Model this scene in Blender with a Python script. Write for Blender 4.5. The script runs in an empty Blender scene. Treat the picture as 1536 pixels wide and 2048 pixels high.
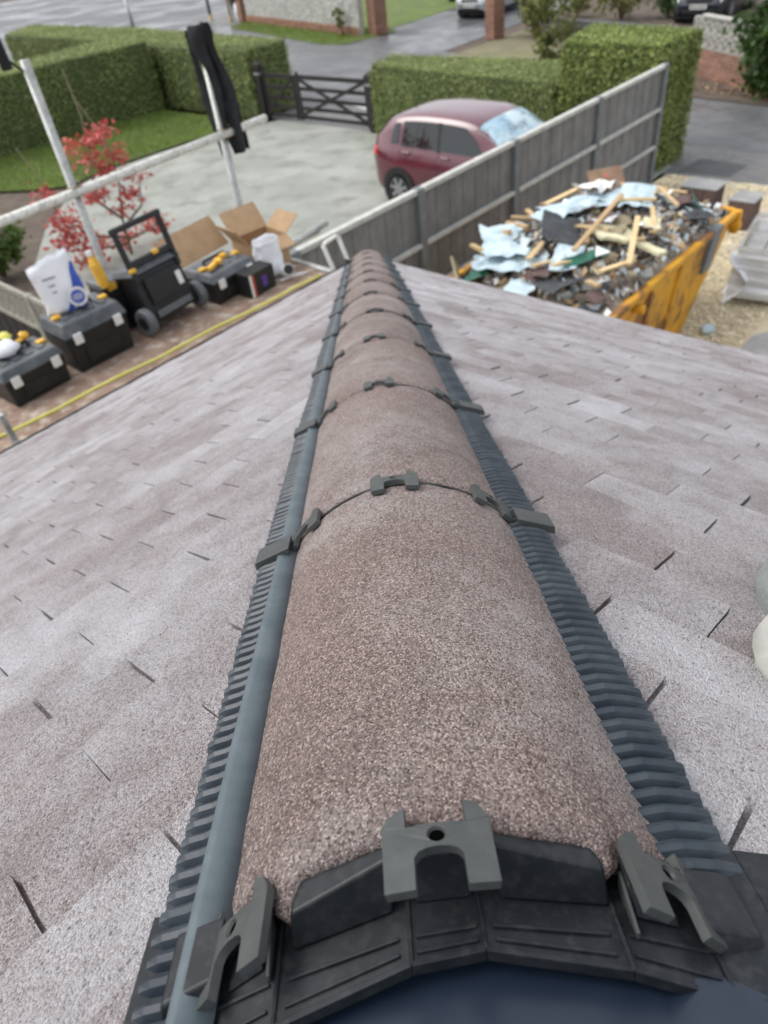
import bpy, bmesh, math, random
import numpy as np
from mathutils import Matrix, Vector, noise
from mathutils.geometry import tessellate_polygon

random.seed(7); RNG = np.random.default_rng(7)
scene = bpy.context.scene
col = scene.collection
R_ = math.radians
G = -2.6                         # ground level; roof eaves are near z = 0
S2 = math.sqrt(2)

# ------------------------------------------------------------------ camera
def cam_axes(yaw, pitch, roll):
    f = Vector((math.sin(yaw)*math.cos(pitch), math.cos(yaw)*math.cos(pitch), -math.sin(pitch)))
    r = f.cross(Vector((0, 0, 1))).normalized(); u = r.cross(f)
    c, s = math.cos(roll), math.sin(roll)
    return c*r+s*u, -s*r+c*u, f
CAMP = Vector((-0.0021, -4.4586, 1.7800))
cr, cu, cf = cam_axes(-0.02765, 0.73205, -0.14034)
cam = bpy.data.cameras.new('camera'); camo = bpy.data.objects.new('camera', cam); col.objects.link(camo)
m = Matrix((( cr.x, cu.x, -cf.x, CAMP.x), (cr.y, cu.y, -cf.y, CAMP.y), (cr.z, cu.z, -cf.z, CAMP.z), (0, 0, 0, 1)))
camo.matrix_world = m
cam.sensor_fit = 'VERTICAL'; cam.sensor_height = 36; cam.lens = 1384.945/2048*36
cam.clip_start = 0.02; cam.clip_end = 600
cam.dof.use_dof = True; cam.dof.focus_distance = 0.50; cam.dof.aperture_fstop = 8.4
scene.camera = camo

# ------------------------------------------------------------------ sky, sun, exposure (overcast)
SUN_EL, SUN_AZ = R_(52), R_(-70)          # azimuth measured from +Y towards +X
w = bpy.data.worlds.new('World'); scene.world = w; w.use_nodes = True
nt = w.node_tree; nt.nodes.clear()
sky = nt.nodes.new('ShaderNodeTexSky'); sky.sky_type = 'NISHITA'; sky.sun_disc = False
sky.sun_elevation = SUN_EL; sky.sun_rotation = SUN_AZ; sky.dust_density = 6.0; sky.air_density = 1.0; sky.ozone_density = 1.0
hs = nt.nodes.new('ShaderNodeHueSaturation'); hs.inputs['Saturation'].default_value = 0.32
bg = nt.nodes.new('ShaderNodeBackground'); bg.inputs['Strength'].default_value = 0.15
wo = nt.nodes.new('ShaderNodeOutputWorld')
nt.links.new(sky.outputs[0], hs.inputs['Color']); veil = nt.nodes.new('ShaderNodeMix'); veil.data_type = 'RGBA'; veil.inputs[0].default_value = .45; veil.inputs[7].default_value = (6.8, 7.1, 7.6, 1)   # even cloud layer
nt.links.new(hs.outputs[0], veil.inputs[6]); nt.links.new(veil.outputs[2], bg.inputs['Color']); nt.links.new(bg.outputs[0], wo.inputs[0])
sun = bpy.data.lights.new('sun', 'SUN'); suno = bpy.data.objects.new('sun', sun); col.objects.link(suno)
sun.energy = 0.95; sun.angle = R_(40); sun.color = (1, .97, .93)
sd = Vector((math.sin(SUN_AZ)*math.cos(SUN_EL), math.cos(SUN_AZ)*math.cos(SUN_EL), math.sin(SUN_EL)))
suno.rotation_euler = sd.to_track_quat('Z', 'Y').to_euler(); suno.location = (0, 0, 30)
scene.view_settings.view_transform = 'Standard'; scene.view_settings.look = 'None'
scene.view_settings.gamma = 1.0; scene.view_settings.use_curve_mapping = False
scene.view_settings.exposure = 0.50

# ------------------------------------------------------------------ helpers
ID = Matrix.Identity(4)
AB = Matrix.Rotation(R_(45), 4, 'Z')       # local x = along the fence, local y = away to the left
T = Matrix.Translation
def Rz(d): return Matrix.Rotation(R_(d), 4, 'Z')
def Rx(d): return Matrix.Rotation(R_(d), 4, 'X')
def Ry(d): return Matrix.Rotation(R_(d), 4, 'Y')
def W(a, b, z): return AB @ Vector((a, b, z))
WM = {}
def link(name, data, mat=None, parent=None, M=None):
    o = bpy.data.objects.new(name, data); col.objects.link(o)
    M = M or ID
    if mat is not None and data is not None and not data.materials: data.materials.append(mat)
    o.matrix_basis = M
    if parent is not None:
        o.parent = parent; o.matrix_parent_inverse = WM[parent.name].inverted()
    WM[o.name] = M
    return o
def tag(o, label, cat, group=None, kind=None):
    if label: o['label'] = label
    if cat: o['category'] = cat
    if group: o['group'] = group
    if kind: o['kind'] = kind
    return o
def thing(name, label, cat, loc, group=None):
    M = T(Vector(loc)); o = link(name, None, M=M); o.empty_display_size = .1
    return tag(o, label, cat, group)

class MB:
    def __init__(s, Tm=None): s.v = []; s.f = []; s.T = Tm or ID
    def add(s, vs, fs, M=None):
        n = len(s.v); X = s.T @ M if M is not None else s.T
        s.v += [X @ Vector(p) for p in vs]; s.f += [tuple(i+n for i in f) for f in fs]
    def box(s, c, d, M=None):
        x, y, z = c; a, b, e = d[0]/2, d[1]/2, d[2]/2
        vs = [(x+i*a, y+j*b, z+k*e) for i in (-1, 1) for j in (-1, 1) for k in (-1, 1)]
        s.add(vs, [(0, 1, 3, 2), (4, 6, 7, 5), (0, 4, 5, 1), (2, 3, 7, 6), (0, 2, 6, 4), (1, 5, 7, 3)], M); return s
    def hexa(s, b4, t4, M=None):           # bottom 4 and top 4 corners
        s.add(list(b4)+list(t4), [(3, 2, 1, 0), (4, 5, 6, 7), (0, 1, 5, 4), (1, 2, 6, 5), (2, 3, 7, 6), (3, 0, 4, 7)], M); return s
    def prism(s, poly, z0, z1, M=None):    # poly in local xy
        n = len(poly)
        vs = [(p[0], p[1], z0) for p in poly]+[(p[0], p[1], z1) for p in poly]
        fs = [tuple(range(n-1, -1, -1)), tuple(range(n, 2*n))]+[(i, (i+1) % n, n+(i+1) % n, n+i) for i in range(n)]
        s.add(vs, fs, M); return s
    def tube(s, pts, r, n=10, cap=True, M=None):
        pts = [Vector(p) for p in pts]; rr = r if isinstance(r, (list, tuple)) else [r]*len(pts)
        base = len(s.v); X = s.T @ M if M is not None else s.T
        prev = None; rings = []
        for i, p in enumerate(pts):
            d = (pts[min(i+1, len(pts)-1)]-pts[max(i-1, 0)]).normalized()
            up = prev if prev is not None else (Vector((0, 0, 1)) if abs(d.z) < .9 else Vector((1, 0, 0)))
            x = d.cross(up)
            if x.length < 1e-5: x = d.cross(Vector((0, 1, 0)))
            x.normalize(); y = x.cross(d); prev = y
            y = d.cross(x)
            rings.append([X @ (p+rr[i]*(math.cos(2*math.pi*k/n)*x+math.sin(2*math.pi*k/n)*y)) for k in range(n)])
        for g in rings: s.v += g
        for i in range(len(pts)-1):
            for k in range(n):
                a = base+i*n+k; b = base+i*n+(k+1) % n
                s.f.append((a, a+n, b+n, b))
        if cap:
            s.f.append(tuple(base+k for k in range(n))); e = base+(len(pts)-1)*n
            s.f.append(tuple(e+k for k in range(n-1, -1, -1)))
        return s
    def cyl(s, c, r, h, n=20, M=None, r2=None):   # axis local z, centred at base c
        r2 = r if r2 is None else r2
        x, y, z = c; vs = []
        for k in range(n):
            t = 2*math.pi*k/n; vs.append((x+r*math.cos(t), y+r*math.sin(t), z))
        for k in range(n):
            t = 2*math.pi*k/n; vs.append((x+r2*math.cos(t), y+r2*math.sin(t), z+h))
        s.add(vs, [tuple(range(n-1, -1, -1)), tuple(range(n, 2*n))]+[(k, (k+1) % n, n+(k+1) % n, n+k) for k in range(n)], M); return s
    def grid(s, P, M=None, closed=False):  # P[i][j] points
        n, k = len(P), len(P[0])
        s.add([p for r in P for p in r], [(i*k+j, i*k+j+1, (i+1)*k+j+1, (i+1)*k+j) for i in range(n-1) for j in range(k-1)], M); return s
    def mesh(s, name):
        me = bpy.data.meshes.new(name); me.from_pydata([tuple(p) for p in s.v], [], s.f); me.update(); return me
    def build(s, name, mat, parent=None, smooth=False, bev=0, segs=2, M=None, solid=0, sub=0):
        me = s.mesh(name)
        bm = bmesh.new(); bm.from_mesh(me); bmesh.ops.recalc_face_normals(bm, faces=bm.faces); bm.to_mesh(me); bm.free()
        if smooth: me.polygons.foreach_set('use_smooth', [True]*len(me.polygons))
        o = link(name, me, mat, parent, M)
        if solid: q = o.modifiers.new('solid', 'SOLIDIFY'); q.thickness = solid; q.offset = 0
        if sub: q = o.modifiers.new('sub', 'SUBSURF'); q.levels = sub; q.render_levels = sub
        if bev:
            q = o.modifiers.new('bevel', 'BEVEL'); q.width = bev; q.segments = segs; q.limit_method = 'ANGLE'; q.angle_limit = R_(40)
            me.polygons.foreach_set('use_smooth', [True]*len(me.polygons)); q.harden_normals = True
        return o
def soup(name, V, nper, mat, parent=None, smooth=False):   # V: (N*nper,3) array of separate polygons
    N = len(V)//nper
    me = bpy.data.meshes.new(name)
    me.vertices.add(len(V)); me.vertices.foreach_set('co', np.asarray(V, np.float32).ravel())
    me.loops.add(len(V)); me.loops.foreach_set('vertex_index', np.arange(len(V), dtype=np.int32))
    me.polygons.add(N); me.polygons.foreach_set('loop_start', np.arange(0, len(V), nper, dtype=np.int32))
    me.polygons.foreach_set('loop_total', np.full(N, nper, np.int32))
    me.update(calc_edges=True)
    return link(name, me, mat, parent)
def toab(V):
    V = np.asarray(V, float); c = 1/S2
    return np.stack([(V[:, 0]-V[:, 1])*c, (V[:, 0]+V[:, 1])*c, V[:, 2]], 1)

# ------------------------------------------------------------------ materials
class NT:
    def __init__(s, name):
        s.m = bpy.data.materials.new(name); s.m.use_nodes = True; s.t = s.m.node_tree; s.t.nodes.clear()
        s.o = s.n('ShaderNodeOutputMaterial'); s.p = s.n('ShaderNodeBsdfPrincipled'); s.l(s.p.outputs[0], s.o.inputs[0])
    def n(s, t, **k):
        x = s.t.nodes.new(t)
        for a, b in k.items(): setattr(x, a, b)
        return x
    def l(s, a, b): s.t.links.new(a, b)
    def set(s, **k):
        for a, b in k.items(): s.p.inputs[a.replace('_', ' ')].default_value = b
    def mix(s, fac, A, B, mode='MIX'):
        x = s.n('ShaderNodeMix', data_type='RGBA', blend_type=mode)
        for i, v in ((0, fac), (6, A), (7, B)):
            if hasattr(v, 'is_linked'): s.l(v, x.inputs[i])
            elif i == 0: x.inputs[0].default_value = v
            else: x.inputs[i].default_value = (*v, 1)
        return x.outputs[2]
    def ramp(s, fac, lo, hi, a=0., b=1.):
        x = s.n('ShaderNodeMapRange'); s.l(fac, x.inputs[0])
        for i, v in zip((1, 2, 3, 4), (lo, hi, a, b)): x.inputs[i].default_value = v
        return x.outputs[0]
    def noise(s, co, scale, detail=4, rough=.6, dist=0):
        x = s.n('ShaderNodeTexNoise'); s.l(co, x.inputs['Vector']); x.inputs['Scale'].default_value = scale
        x.inputs['Detail'].default_value = detail; x.inputs['Roughness'].default_value = rough; x.inputs['Distortion'].default_value = dist
        return x.outputs[0]
    def vor(s, co, scale, feature='F1', rnd=1.):
        x = s.n('ShaderNodeTexVoronoi', feature=feature); s.l(co, x.inputs['Vector']); x.inputs['Scale'].default_value = scale
        return x
    def math(s, op, a, b=None):
        x = s.n('ShaderNodeMath', operation=op)
        for i, v in ((0, a), (1, b)):
            if v is None: continue
            if hasattr(v, 'is_linked'): s.l(v, x.inputs[i])
            else: x.inputs[i].default_value = v
        return x.outputs[0]
    def bump(s, h, strength, dist, nrm=None):
        x = s.n('ShaderNodeBump'); x.inputs['Strength'].default_value = strength; x.inputs['Distance'].default_value = dist
        s.l(h, x.inputs['Height'])
        if nrm is not None: s.l(nrm, x.inputs['Normal'])
        s.l(x.outputs[0], s.p.inputs['Normal']); return x.outputs[0]
def mat(name, base, c2=None, scale=8., lo=.4, hi=.65, rough=.6, metal=0., bump=0., bscale=80., bdist=.002, coat=0., spec=None, isl=0., objr=0., c3=None, s3=30.):
    k = NT(name); pos = k.n('ShaderNodeNewGeometry').outputs['Position']
    k.set(Base_Color=(*base, 1), Roughness=rough, Metallic=metal)
    if coat: k.set(Coat_Weight=coat, Coat_Roughness=.03, Coat_IOR=1.6)
    if spec is not None: k.p.inputs['Specular IOR Level'].default_value = spec
    c = None
    if c2 is not None: c = k.mix(k.ramp(k.noise(pos, scale, 6), lo, hi), base, c2)
    if c3 is not None: c = k.mix(k.ramp(k.noise(pos, s3, 5), .5, .7), c if c is not None else base, c3)
    if isl or objr:
        r = k.n('ShaderNodeNewGeometry').outputs['Random Per Island'] if isl else k.n('ShaderNodeObjectInfo').outputs['Random']
        h = k.n('ShaderNodeHueSaturation'); v = isl or objr
        k.l(k.ramp(r, 0, 1, 1-v, 1+v), h.inputs['Value'])
        if c is not None: k.l(c, h.inputs['Color'])
        else: h.inputs['Color'].default_value = (*base, 1)
        c = h.outputs[0]
    if c is not None: k.l(c, k.p.inputs['Base Color'])
    if bump: k.bump(k.noise(pos, bscale, 5), bump, bdist)
    return k.m

def granular(name, dark, light, bloom, bl_lo, bl_hi, bl_scale, grain=430., bumpd=.0011, objr=.12, isl=False, speck=.0, bl_max=.85, stain=.82, pits=0., pale=0., edge=0.):
    """sanded concrete: grains of several sizes, a mineral bloom in patches, weather stains"""
    k = NT(name); g = k.n('ShaderNodeNewGeometry'); pos = g.outputs['Position']
    v1 = k.vor(pos, grain); v2 = k.vor(pos, grain*2.3); v3 = k.vor(pos, grain*.34)
    sep = k.n('ShaderNodeSeparateColor'); k.l(v1.outputs['Color'], sep.inputs[0])
    sep3 = k.n('ShaderNodeSeparateColor'); k.l(v3.outputs['Color'], sep3.inputs[0])
    c = k.mix(sep.outputs[0], dark, light)
    c = k.mix(k.ramp(k.noise(pos, 7, 5), .42, .75, 0, .55), c, tuple(x*stain for x in dark))
    big = k.math('MULTIPLY', k.ramp(sep3.outputs[1], .86, .9), k.ramp(v3.outputs['Distance'], .34, .26))
    if speck: c = k.mix(k.math('MULTIPLY', big, speck), c, (.50, .40, .36))
    if pale: c = k.mix(k.math('MULTIPLY', k.ramp(sep.outputs[2], .84, .9), pale), c, (.60, .48, .44))
    if pale: c = k.mix(k.math('MULTIPLY', k.ramp(sep.outputs[1], .22, .16), pale*.8), c, (.045, .026, .024))
    bn = k.math('ADD', k.math('MULTIPLY', k.noise(pos, bl_scale, 7, .62), .65), k.math('MULTIPLY', k.noise(pos, bl_scale*7, 5, .6), .35))
    rnd = g.outputs['Random Per Island'] if isl else k.n('ShaderNodeObjectInfo').outputs['Random']
    bn = k.math('ADD', bn, k.ramp(rnd, 0, 1, -objr, objr))
    fine = k.math('ADD', bn, k.ramp(sep.outputs[1], 0, 1, -.10, .10))
    if edge:
        sx = k.n('ShaderNodeSeparateXYZ'); k.l(pos, sx.inputs[0])
        fine = k.math('ADD', fine, k.ramp(sx.outputs[0], .108, .127, 0, edge)); fine = k.math('ADD', fine, k.ramp(sx.outputs[0], -.118, -.128, 0, edge*.6))
    c = k.mix(k.ramp(fine, bl_lo, bl_hi, 0, bl_max), c, bloom)
    if pits: c = k.mix(k.math('MULTIPLY', k.math('MULTIPLY', k.ramp(sep3.outputs[2], .80, .84), k.ramp(v3.outputs['Distance'], .36, .22)), pits), c, (.10, .085, .085))
    k.l(c, k.p.inputs['Base Color']); k.set(Roughness=.78); k.p.inputs['Specular IOR Level'].default_value = .35
    h = k.math('ADD', k.math('MULTIPLY', v1.outputs['Distance'], -1.2), k.math('MULTIPLY', v2.outputs['Distance'], -.5))
    h = k.math('ADD', h, k.math('MULTIPLY', big, .9))
    h = k.math('ADD', h, k.math('MULTIPLY', k.noise(pos, 60, 6, .7), 1.6)); h = k.math('ADD', h, k.math('MULTIPLY', k.noise(pos, 230, 4, .7), 1.5))
    k.bump(h, 1., bumpd); return k.m

M_tile = granular('plain_tile_concrete', (.185, .152, .148), (.42, .37, .367), (.64, .645, .68), .37, .74, 2.2, grain=700, objr=.07, bl_max=.85, pits=.6, bumpd=.0017)
M_tile_far = granular('plain_tile_concrete_far', (.185, .152, .148), (.42, .37, .367), (.64, .645, .68), .37, .74, 2.2, grain=700, objr=.07, isl=True, bl_max=.85, pits=.6, bumpd=.0017)
M_tile_clean = granular('plain_tile_clean', (.11, .085, .08), (.24, .20, .19), (.5, .48, .49), .72, .9, 4, grain=520, objr=.02)
M_hip = granular('hip_tile_concrete', (.098, .069, .062), (.355, .275, .25), (.50, .48, .47), .50, .82, 5., grain=820, bumpd=.0012, speck=.6, objr=.05, bl_max=.7, stain=.7, pale=.6, edge=.45)
M_clip = mat('clip_plastic', (.046, .051, .050), (.062, .068, .066), 60, rough=.48, bump=.12, bscale=500, bdist=.0006)
M_brk = mat('bracket_plastic', (.008, .0100, .0125), (.016, .018, .021), 40, spec=.35, c3=(.024, .026, .028), s3=160, rough=.42, bump=.1, bscale=300, bdist=.0006)
M_roll = mat('hip_roll_foil', (.014, .022, .033), (.04, .052, .064), 25, rough=.42, bump=.08, bscale=120, bdist=.001)
M_band = mat('hip_roll_band', (.068, .092, .105), (.10, .125, .14), 30, rough=.5)
M_under = mat('underlay', (.03, .03, .035), rough=.8)
M_mem = mat('roll_membrane', (.010, .017, .032), (.014, .023, .040), 14, rough=.33)
M_hole = mat('hole_shade_black', (.002, .002, .002), rough=1., spec=0.)  # flat black, paints the shade inside the clip's screw hole
M_black = mat('black_plastic', (.009, .010, .011), (.016, .017, .018), 12, rough=.5, bump=.1, bscale=300)
M_greyp = mat('grey_plastic', (.10, .11, .12), (.14, .15, .16), 12, rough=.5)
M_lid = mat('toolbox_lid', (.07, .08, .088), (.13, .14, .15), 9, rough=.5)
M_yel = mat('yellow_plastic', (.75, .40, .03), (.85, .5, .06), 20, rough=.45)
M_label = mat('white_label', (.78, .78, .76), rough=.5)
M_white = mat('white_sack', (.84, .85, .87), (.76, .79, .84), 10, rough=.55, bump=.3, bscale=18, bdist=.006)
M_blue = mat('blue_print', (.03, .08, .42), (.05, .11, .5), 14, rough=.5)
M_card = mat('cardboard', (.46, .31, .18), (.40, .26, .14), 10, rough=.8)
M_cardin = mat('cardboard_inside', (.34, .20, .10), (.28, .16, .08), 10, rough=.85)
M_board = mat('scaffold_board', (.30, .205, .15), (.20, .13, .095), 5, rough=.85, c3=(.46, .40, .33), s3=14, bump=.4, bscale=60, objr=.15)
M_galv = mat('galvanised_steel', (.40, .41, .40), (.52, .53, .50), 14, rough=.45, metal=.5, c3=(.27, .26, .23), s3=40)
M_galvl = mat('pale_painted_steel', (.78, .78, .72), (.66, .66, .60), 12, rough=.5, metal=.0, c3=(.33, .31, .26), s3=35)
M_coup = mat('rusty_coupler', (.20, .16, .10), (.33, .27, .18), 50, rough=.7, metal=.4)
M_tape = mat('yellow_line', (.62, .58, .10), (.7, .66, .2), 12, rough=.6)
M_cloth = mat('black_cloth', (.010, .011, .013), (.022, .025, .030), 12, rough=.8, bump=.3, bscale=90, bdist=.004)
M_alu = mat('ladder_white', (.78, .78, .72), (.68, .68, .62), 12, rough=.4, metal=.1)
M_fence = mat('fence_composite', (.165, .164, .162), (.215, .213, .21), 5, rough=.7, objr=.10, bump=.2, bscale=60)
M_post = mat('fence_post_grey', (.15, .165, .175), (.20, .215, .22), 8, rough=.65)
M_cap = mat('fence_capping', (.55, .55, .51), (.42, .42, .39), 9, rough=.75)
M_concd = None
M_gate = mat('gate_dark_timber', (.013, .010, .010), (.026, .022, .020), 12, rough=.65, bump=.3, bscale=60)
M_postcap = mat('gate_post_wear', (.26, .26, .25), rough=.7)
M_asph = mat('asphalt', (.105, .107, .112), (.15, .152, .155), .8, rough=.62, c3=(.085, .086, .09), s3=3., bump=.3, bscale=120, bdist=.004)
def wet(m_):
    t = m_.node_tree; p = [n for n in t.nodes if n.type == 'BSDF_PRINCIPLED'][0]; g = t.nodes.new('ShaderNodeNewGeometry'); n = t.nodes.new('ShaderNodeTexNoise'); n.inputs['Scale'].default_value = .32; n.inputs['Detail'].default_value = 6; n.inputs['Distortion'].default_value = .6
    r = t.nodes.new('ShaderNodeMapRange'); r.inputs[1].default_value = .42; r.inputs[2].default_value = .62; r.inputs[3].default_value = .66; r.inputs[4].default_value = .20
    t.links.new(g.outputs['Position'], n.inputs['Vector']); t.links.new(n.outputs[0], r.inputs[0]); t.links.new(r.outputs[0], p.inputs['Roughness'])
wet(M_asph)
M_asph2 = mat('asphalt_patch', (.075, .077, .08), (.10, .10, .105), 2, rough=.7, bump=.3, bscale=120, bdist=.004)
M_pave = mat('pavement_tarmac', (.15, .148, .145), (.20, .195, .19), 1.4, rough=.65, bump=.3, bscale=100, bdist=.004, c3=(.11, .11, .11), s3=5)
M_pale = mat('pale_stone_chips', (.42, .41, .38), (.55, .54, .50), 4, rough=.8)
M_soil = mat('soil', (.085, .065, .05), (.13, .10, .075), 3, rough=.95, bump=.6, bscale=30, bdist=.02)
M_stone = mat('gravel_stone', (.80, .72, .53), (.70, .61, .43), 6, rough=.85, isl=.30)
M_gravel = mat('gravel_bed', (.55, .48, .33), (.66, .58, .42), 22, rough=.9, bump=.8, bscale=60, bdist=.02)
M_slab = mat('grey_slab', (.25, .25, .25), (.33, .33, .32), 4, rough=.75, bump=.3, bscale=80)
M_flint = mat('flint', (.36, .37, .36), (.55, .56, .54), 30, rough=.45, isl=.45)
M_mortar = mat('mortar', (.42, .40, .36), (.5, .48, .44), 10, rough=.9)
M_brick = mat('brick_red', (.23, .115, .078), (.30, .165, .11), 9, rough=.85, objr=.22, bump=.3, bscale=90)
M_bricks = mat('brick_red_joined', (.26, .13, .085), (.33, .18, .12), 9, rough=.85, isl=.22)
M_block = mat('pierced_concrete', (.46, .45, .41), (.38, .37, .33), 9, rough=.85)
M_tyre = mat('tyre_rubber', (.02, .02, .021), rough=.75)
M_rim = mat('wheel_silver', (.45, .46, .47), (.3, .31, .32), 20, rough=.35, metal=.7)
M_glass = mat('car_glass', (.012, .016, .018), rough=.04, spec=.8)
M_trim = mat('black_trim', (.015, .015, .016), rough=.5)
M_maroon = mat('maroon_paint', (.105, .004, .020), rough=.32, coat=1., c2=(.085, .004, .016), scale=3)
M_dkblue = mat('dark_blue_paint', (.018, .022, .032), rough=.3, coat=.9)
M_silver = mat('silver_paint', (.48, .50, .52), rough=.32, metal=.5, coat=.8)
M_taill = mat('tail_lamp_red', (.55, .012, .008), rough=.15, coat=.8)
M_headl = mat('headlamp_clear', (.72, .76, .76), rough=.12, coat=.9)
M_plate = mat('number_plate', (.75, .75, .72), rough=.4)
M_bark = mat('bark', (.14, .10, .07), (.22, .17, .12), 20, rough=.9, bump=.5, bscale=40)
M_twig = mat('pale_twig', (.30, .26, .17), rough=.8)
M_bank = mat('bank_mulch', (.15, .13, .085), (.21, .19, .11), 2, rough=.95, c3=(.14, .17, .05), s3=1.4, bump=.5, bscale=20, bdist=.03)
M_screen = mat('windscreen_painted_reflection', (.30, .47, .58), (.62, .72, .74), 2.6, rough=.05, spec=.8, c3=(.03, .05, .06), s3=4.5)  # reflection painted into the colour as pale blue, white and dark patches
def leafmat(name, c1, c2, v=.3, rough=.55):
    k = NT(name); g = k.n('ShaderNodeNewGeometry'); r = g.outputs['Random Per Island']
    c = k.mix(r, c1, c2); h = k.n('ShaderNodeHueSaturation'); k.l(c, h.inputs['Color'])
    x = k.math('FRACT', k.math('MULTIPLY', r, 37.7)); k.l(k.ramp(x, 0, 1, 1-v, 1+v), h.inputs['Value'])
    pn = k.ramp(k.noise(g.outputs['Position'], .9, 4), .3, .7, .8, 1.2)
    c2_ = k.mix(1., h.outputs[0], (1, 1, 1), 'MULTIPLY'); mm = k.n('ShaderNodeMix', data_type='RGBA', blend_type='MULTIPLY'); mm.inputs[0].default_value = 1
    k.l(h.outputs[0], mm.inputs[6]); cc = k.n('ShaderNodeCombineColor')
    for i in range(3): k.l(pn, cc.inputs[i])
    k.l(cc.outputs[0], mm.inputs[7]); k.l(mm.outputs[2], k.p.inputs['Base Color']); k.set(Roughness=rough)
    tr = k.n('ShaderNodeBsdfTranslucent'); k.l(mm.outputs[2], tr.inputs[0]); ms = k.n('ShaderNodeMixShader'); ms.inputs[0].default_value = .25
    k.l(k.p.outputs[0], ms.inputs[1]); k.l(tr.outputs[0], ms.inputs[2]); k.l(ms.outputs[0], k.o.inputs[0]); return k.m
M_hleaf = leafmat('hedge_leaf', (.20, .255, .08), (.32, .375, .14))
M_hleaf2 = leafmat('tall_hedge_leaf', (.17, .23, .06), (.32, .38, .11))
M_hcore = mat('hedge_core', (.045, .065, .018), (.07, .095, .027), 12, rough=.9)
M_bush = leafmat('bush_leaf', (.05, .10, .015), (.14, .22, .035))
M_dkbush = leafmat('dark_bush_leaf', (.03, .07, .015), (.08, .14, .03))
M_olive = leafmat('olive_leaf', (.12, .14, .035), (.20, .21, .06))
M_red = leafmat('maple_leaf', (.42, .045, .045), (.55, .13, .10), v=.25)
M_grass = leafmat('grass_blade', (.13, .20, .035), (.22, .29, .06))
M_lawn = mat('lawn_base', (.085, .13, .025), (.13, .175, .035), 1.2, rough=.95, c3=(.10, .10, .04), s3=2.2)
M_drive = mat('driveway_concrete', (.255, .265, .235), (.33, .34, .305), .9, rough=.85, c3=(.19, .20, .172), s3=1.6, bump=.3, bscale=60, bdist=.006)
# ------------------------------------------------------------------ setting: ground sheets
def sheet(name, poly, z, mat_, kind='structure'):
    mb = MB(AB); mb.add([(p[0], p[1], z) for p in poly], [tuple(range(len(poly)))])
    o = mb.build(name, mat_); o['kind'] = kind
    if o.data.polygons[0].normal.z < 0: o.data.flip_normals()
    return o
sheet('ground', [(-150, -150), (250, -150), (250, 250), (-150, 250)], G-.03, M_soil)
def far_edge(b): return 14.8+.285*b
sheet('road', [(11.4, -40), (far_edge(-40), -40), (far_edge(60), 60), (11.4, 60)], G-.014, M_asph)
sheet('road', [(20, 33.5), (70, 42), (70, 75), (20, 75)], G-.018, M_asph)
sheet('pavement', [(9.95, -30), (11.6, -30), (11.6, 9.2), (9.95, 2.2)], G-.010, M_pave)
sheet('crossover', [(10.4, 9.3), (11.8, 9.3), (11.8, 13.6), (10.4, 13.6)], G-.006, M_pave)
sheet('neighbour_drive', [(far_edge(13.6)-.6, 13.9), (34, 14.5), (34, 21.5), (far_edge(19.2)-.4, 19.0)], G-.008, M_asph)
sheet('side_drive', [(far_edge(29.5)-.3, 30.2), (34, 32), (34, 38), (far_edge(34)-1, 34.6)], G-.006, M_pave)
sheet('driveway', [(-6, 2.2), (10.4, 2.2), (10.4, 13.0), (9.0, 13.7), (6.8, 13.9), (5.4, 13.9), (4.3, 13.5), (3.6, 12.6), (2.6, 11.5), (1.6, 10.0), (.9, 8.0), (-.4, 6.6), (-6, 6.6)], G, M_drive)
sheet('lawn', [(9.95, 13.75), (9.95, 18.0), (-4, 18.6), (-4, 16.2), (3.3, 15.3), (3.9, 14.3), (4.4, 13.7), (5.4, 14.0), (6.8, 14.0), (9.0, 13.8)], G+.02, M_lawn)
sheet('gravel_drive', [(-3, 2.12), (9.95, 2.12), (9.95, -8), (-3, -8)], G-.004, M_gravel)
sheet('path', [(1.5, -1.2), (5.0, -1.2), (5.4, -1.45), (5.4, -8), (1.5, -8)], G+.02, M_slab)
sheet('verge', [(far_edge(19.0)-.9, 19.2), (far_edge(20)-1.2, 20.5), (far_edge(29.5)-1.0, 29.6), (far_edge(30)+1.2, 30), (far_edge(19.2)+1.6, 18.6)], G+.004, M_lawn)
sheet('verge', [(far_edge(7)-.3, 7.2), (far_edge(13)-.4, 13.2), (far_edge(13)+4, 13.2), (far_edge(7)+5, 7.2)], G+.002, M_bank)
sheet('verge', [(far_edge(19)+1.6, 19.4), (36, 20), (36, 29), (far_edge(28)+1.5, 28)], G+.006, M_lawn)
sheet('planting_bed', [(far_edge(1)-1.0, -1.2), (far_edge(4)-.8, 4.3), (far_edge(4)+1.4, 5.0), (far_edge(-1)+1, -1.2)], G+.004, M_soil)
sheet('asphalt_patch', [(10.15, 2.0), (10.95, 1.95), (10.9, 1.05), (10.2, 1.1)], G-.006, M_asph2)
for pts in ([(12.0, 10.2), (12.5, 11.9), (12.25, 12.3), (11.8, 11.0)], [(12.2, 9.3), (12.6, 10.1), (12.3, 10.3)]):
    sheet('pale_gravel_strip', pts, G-.008, M_pale)

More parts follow.
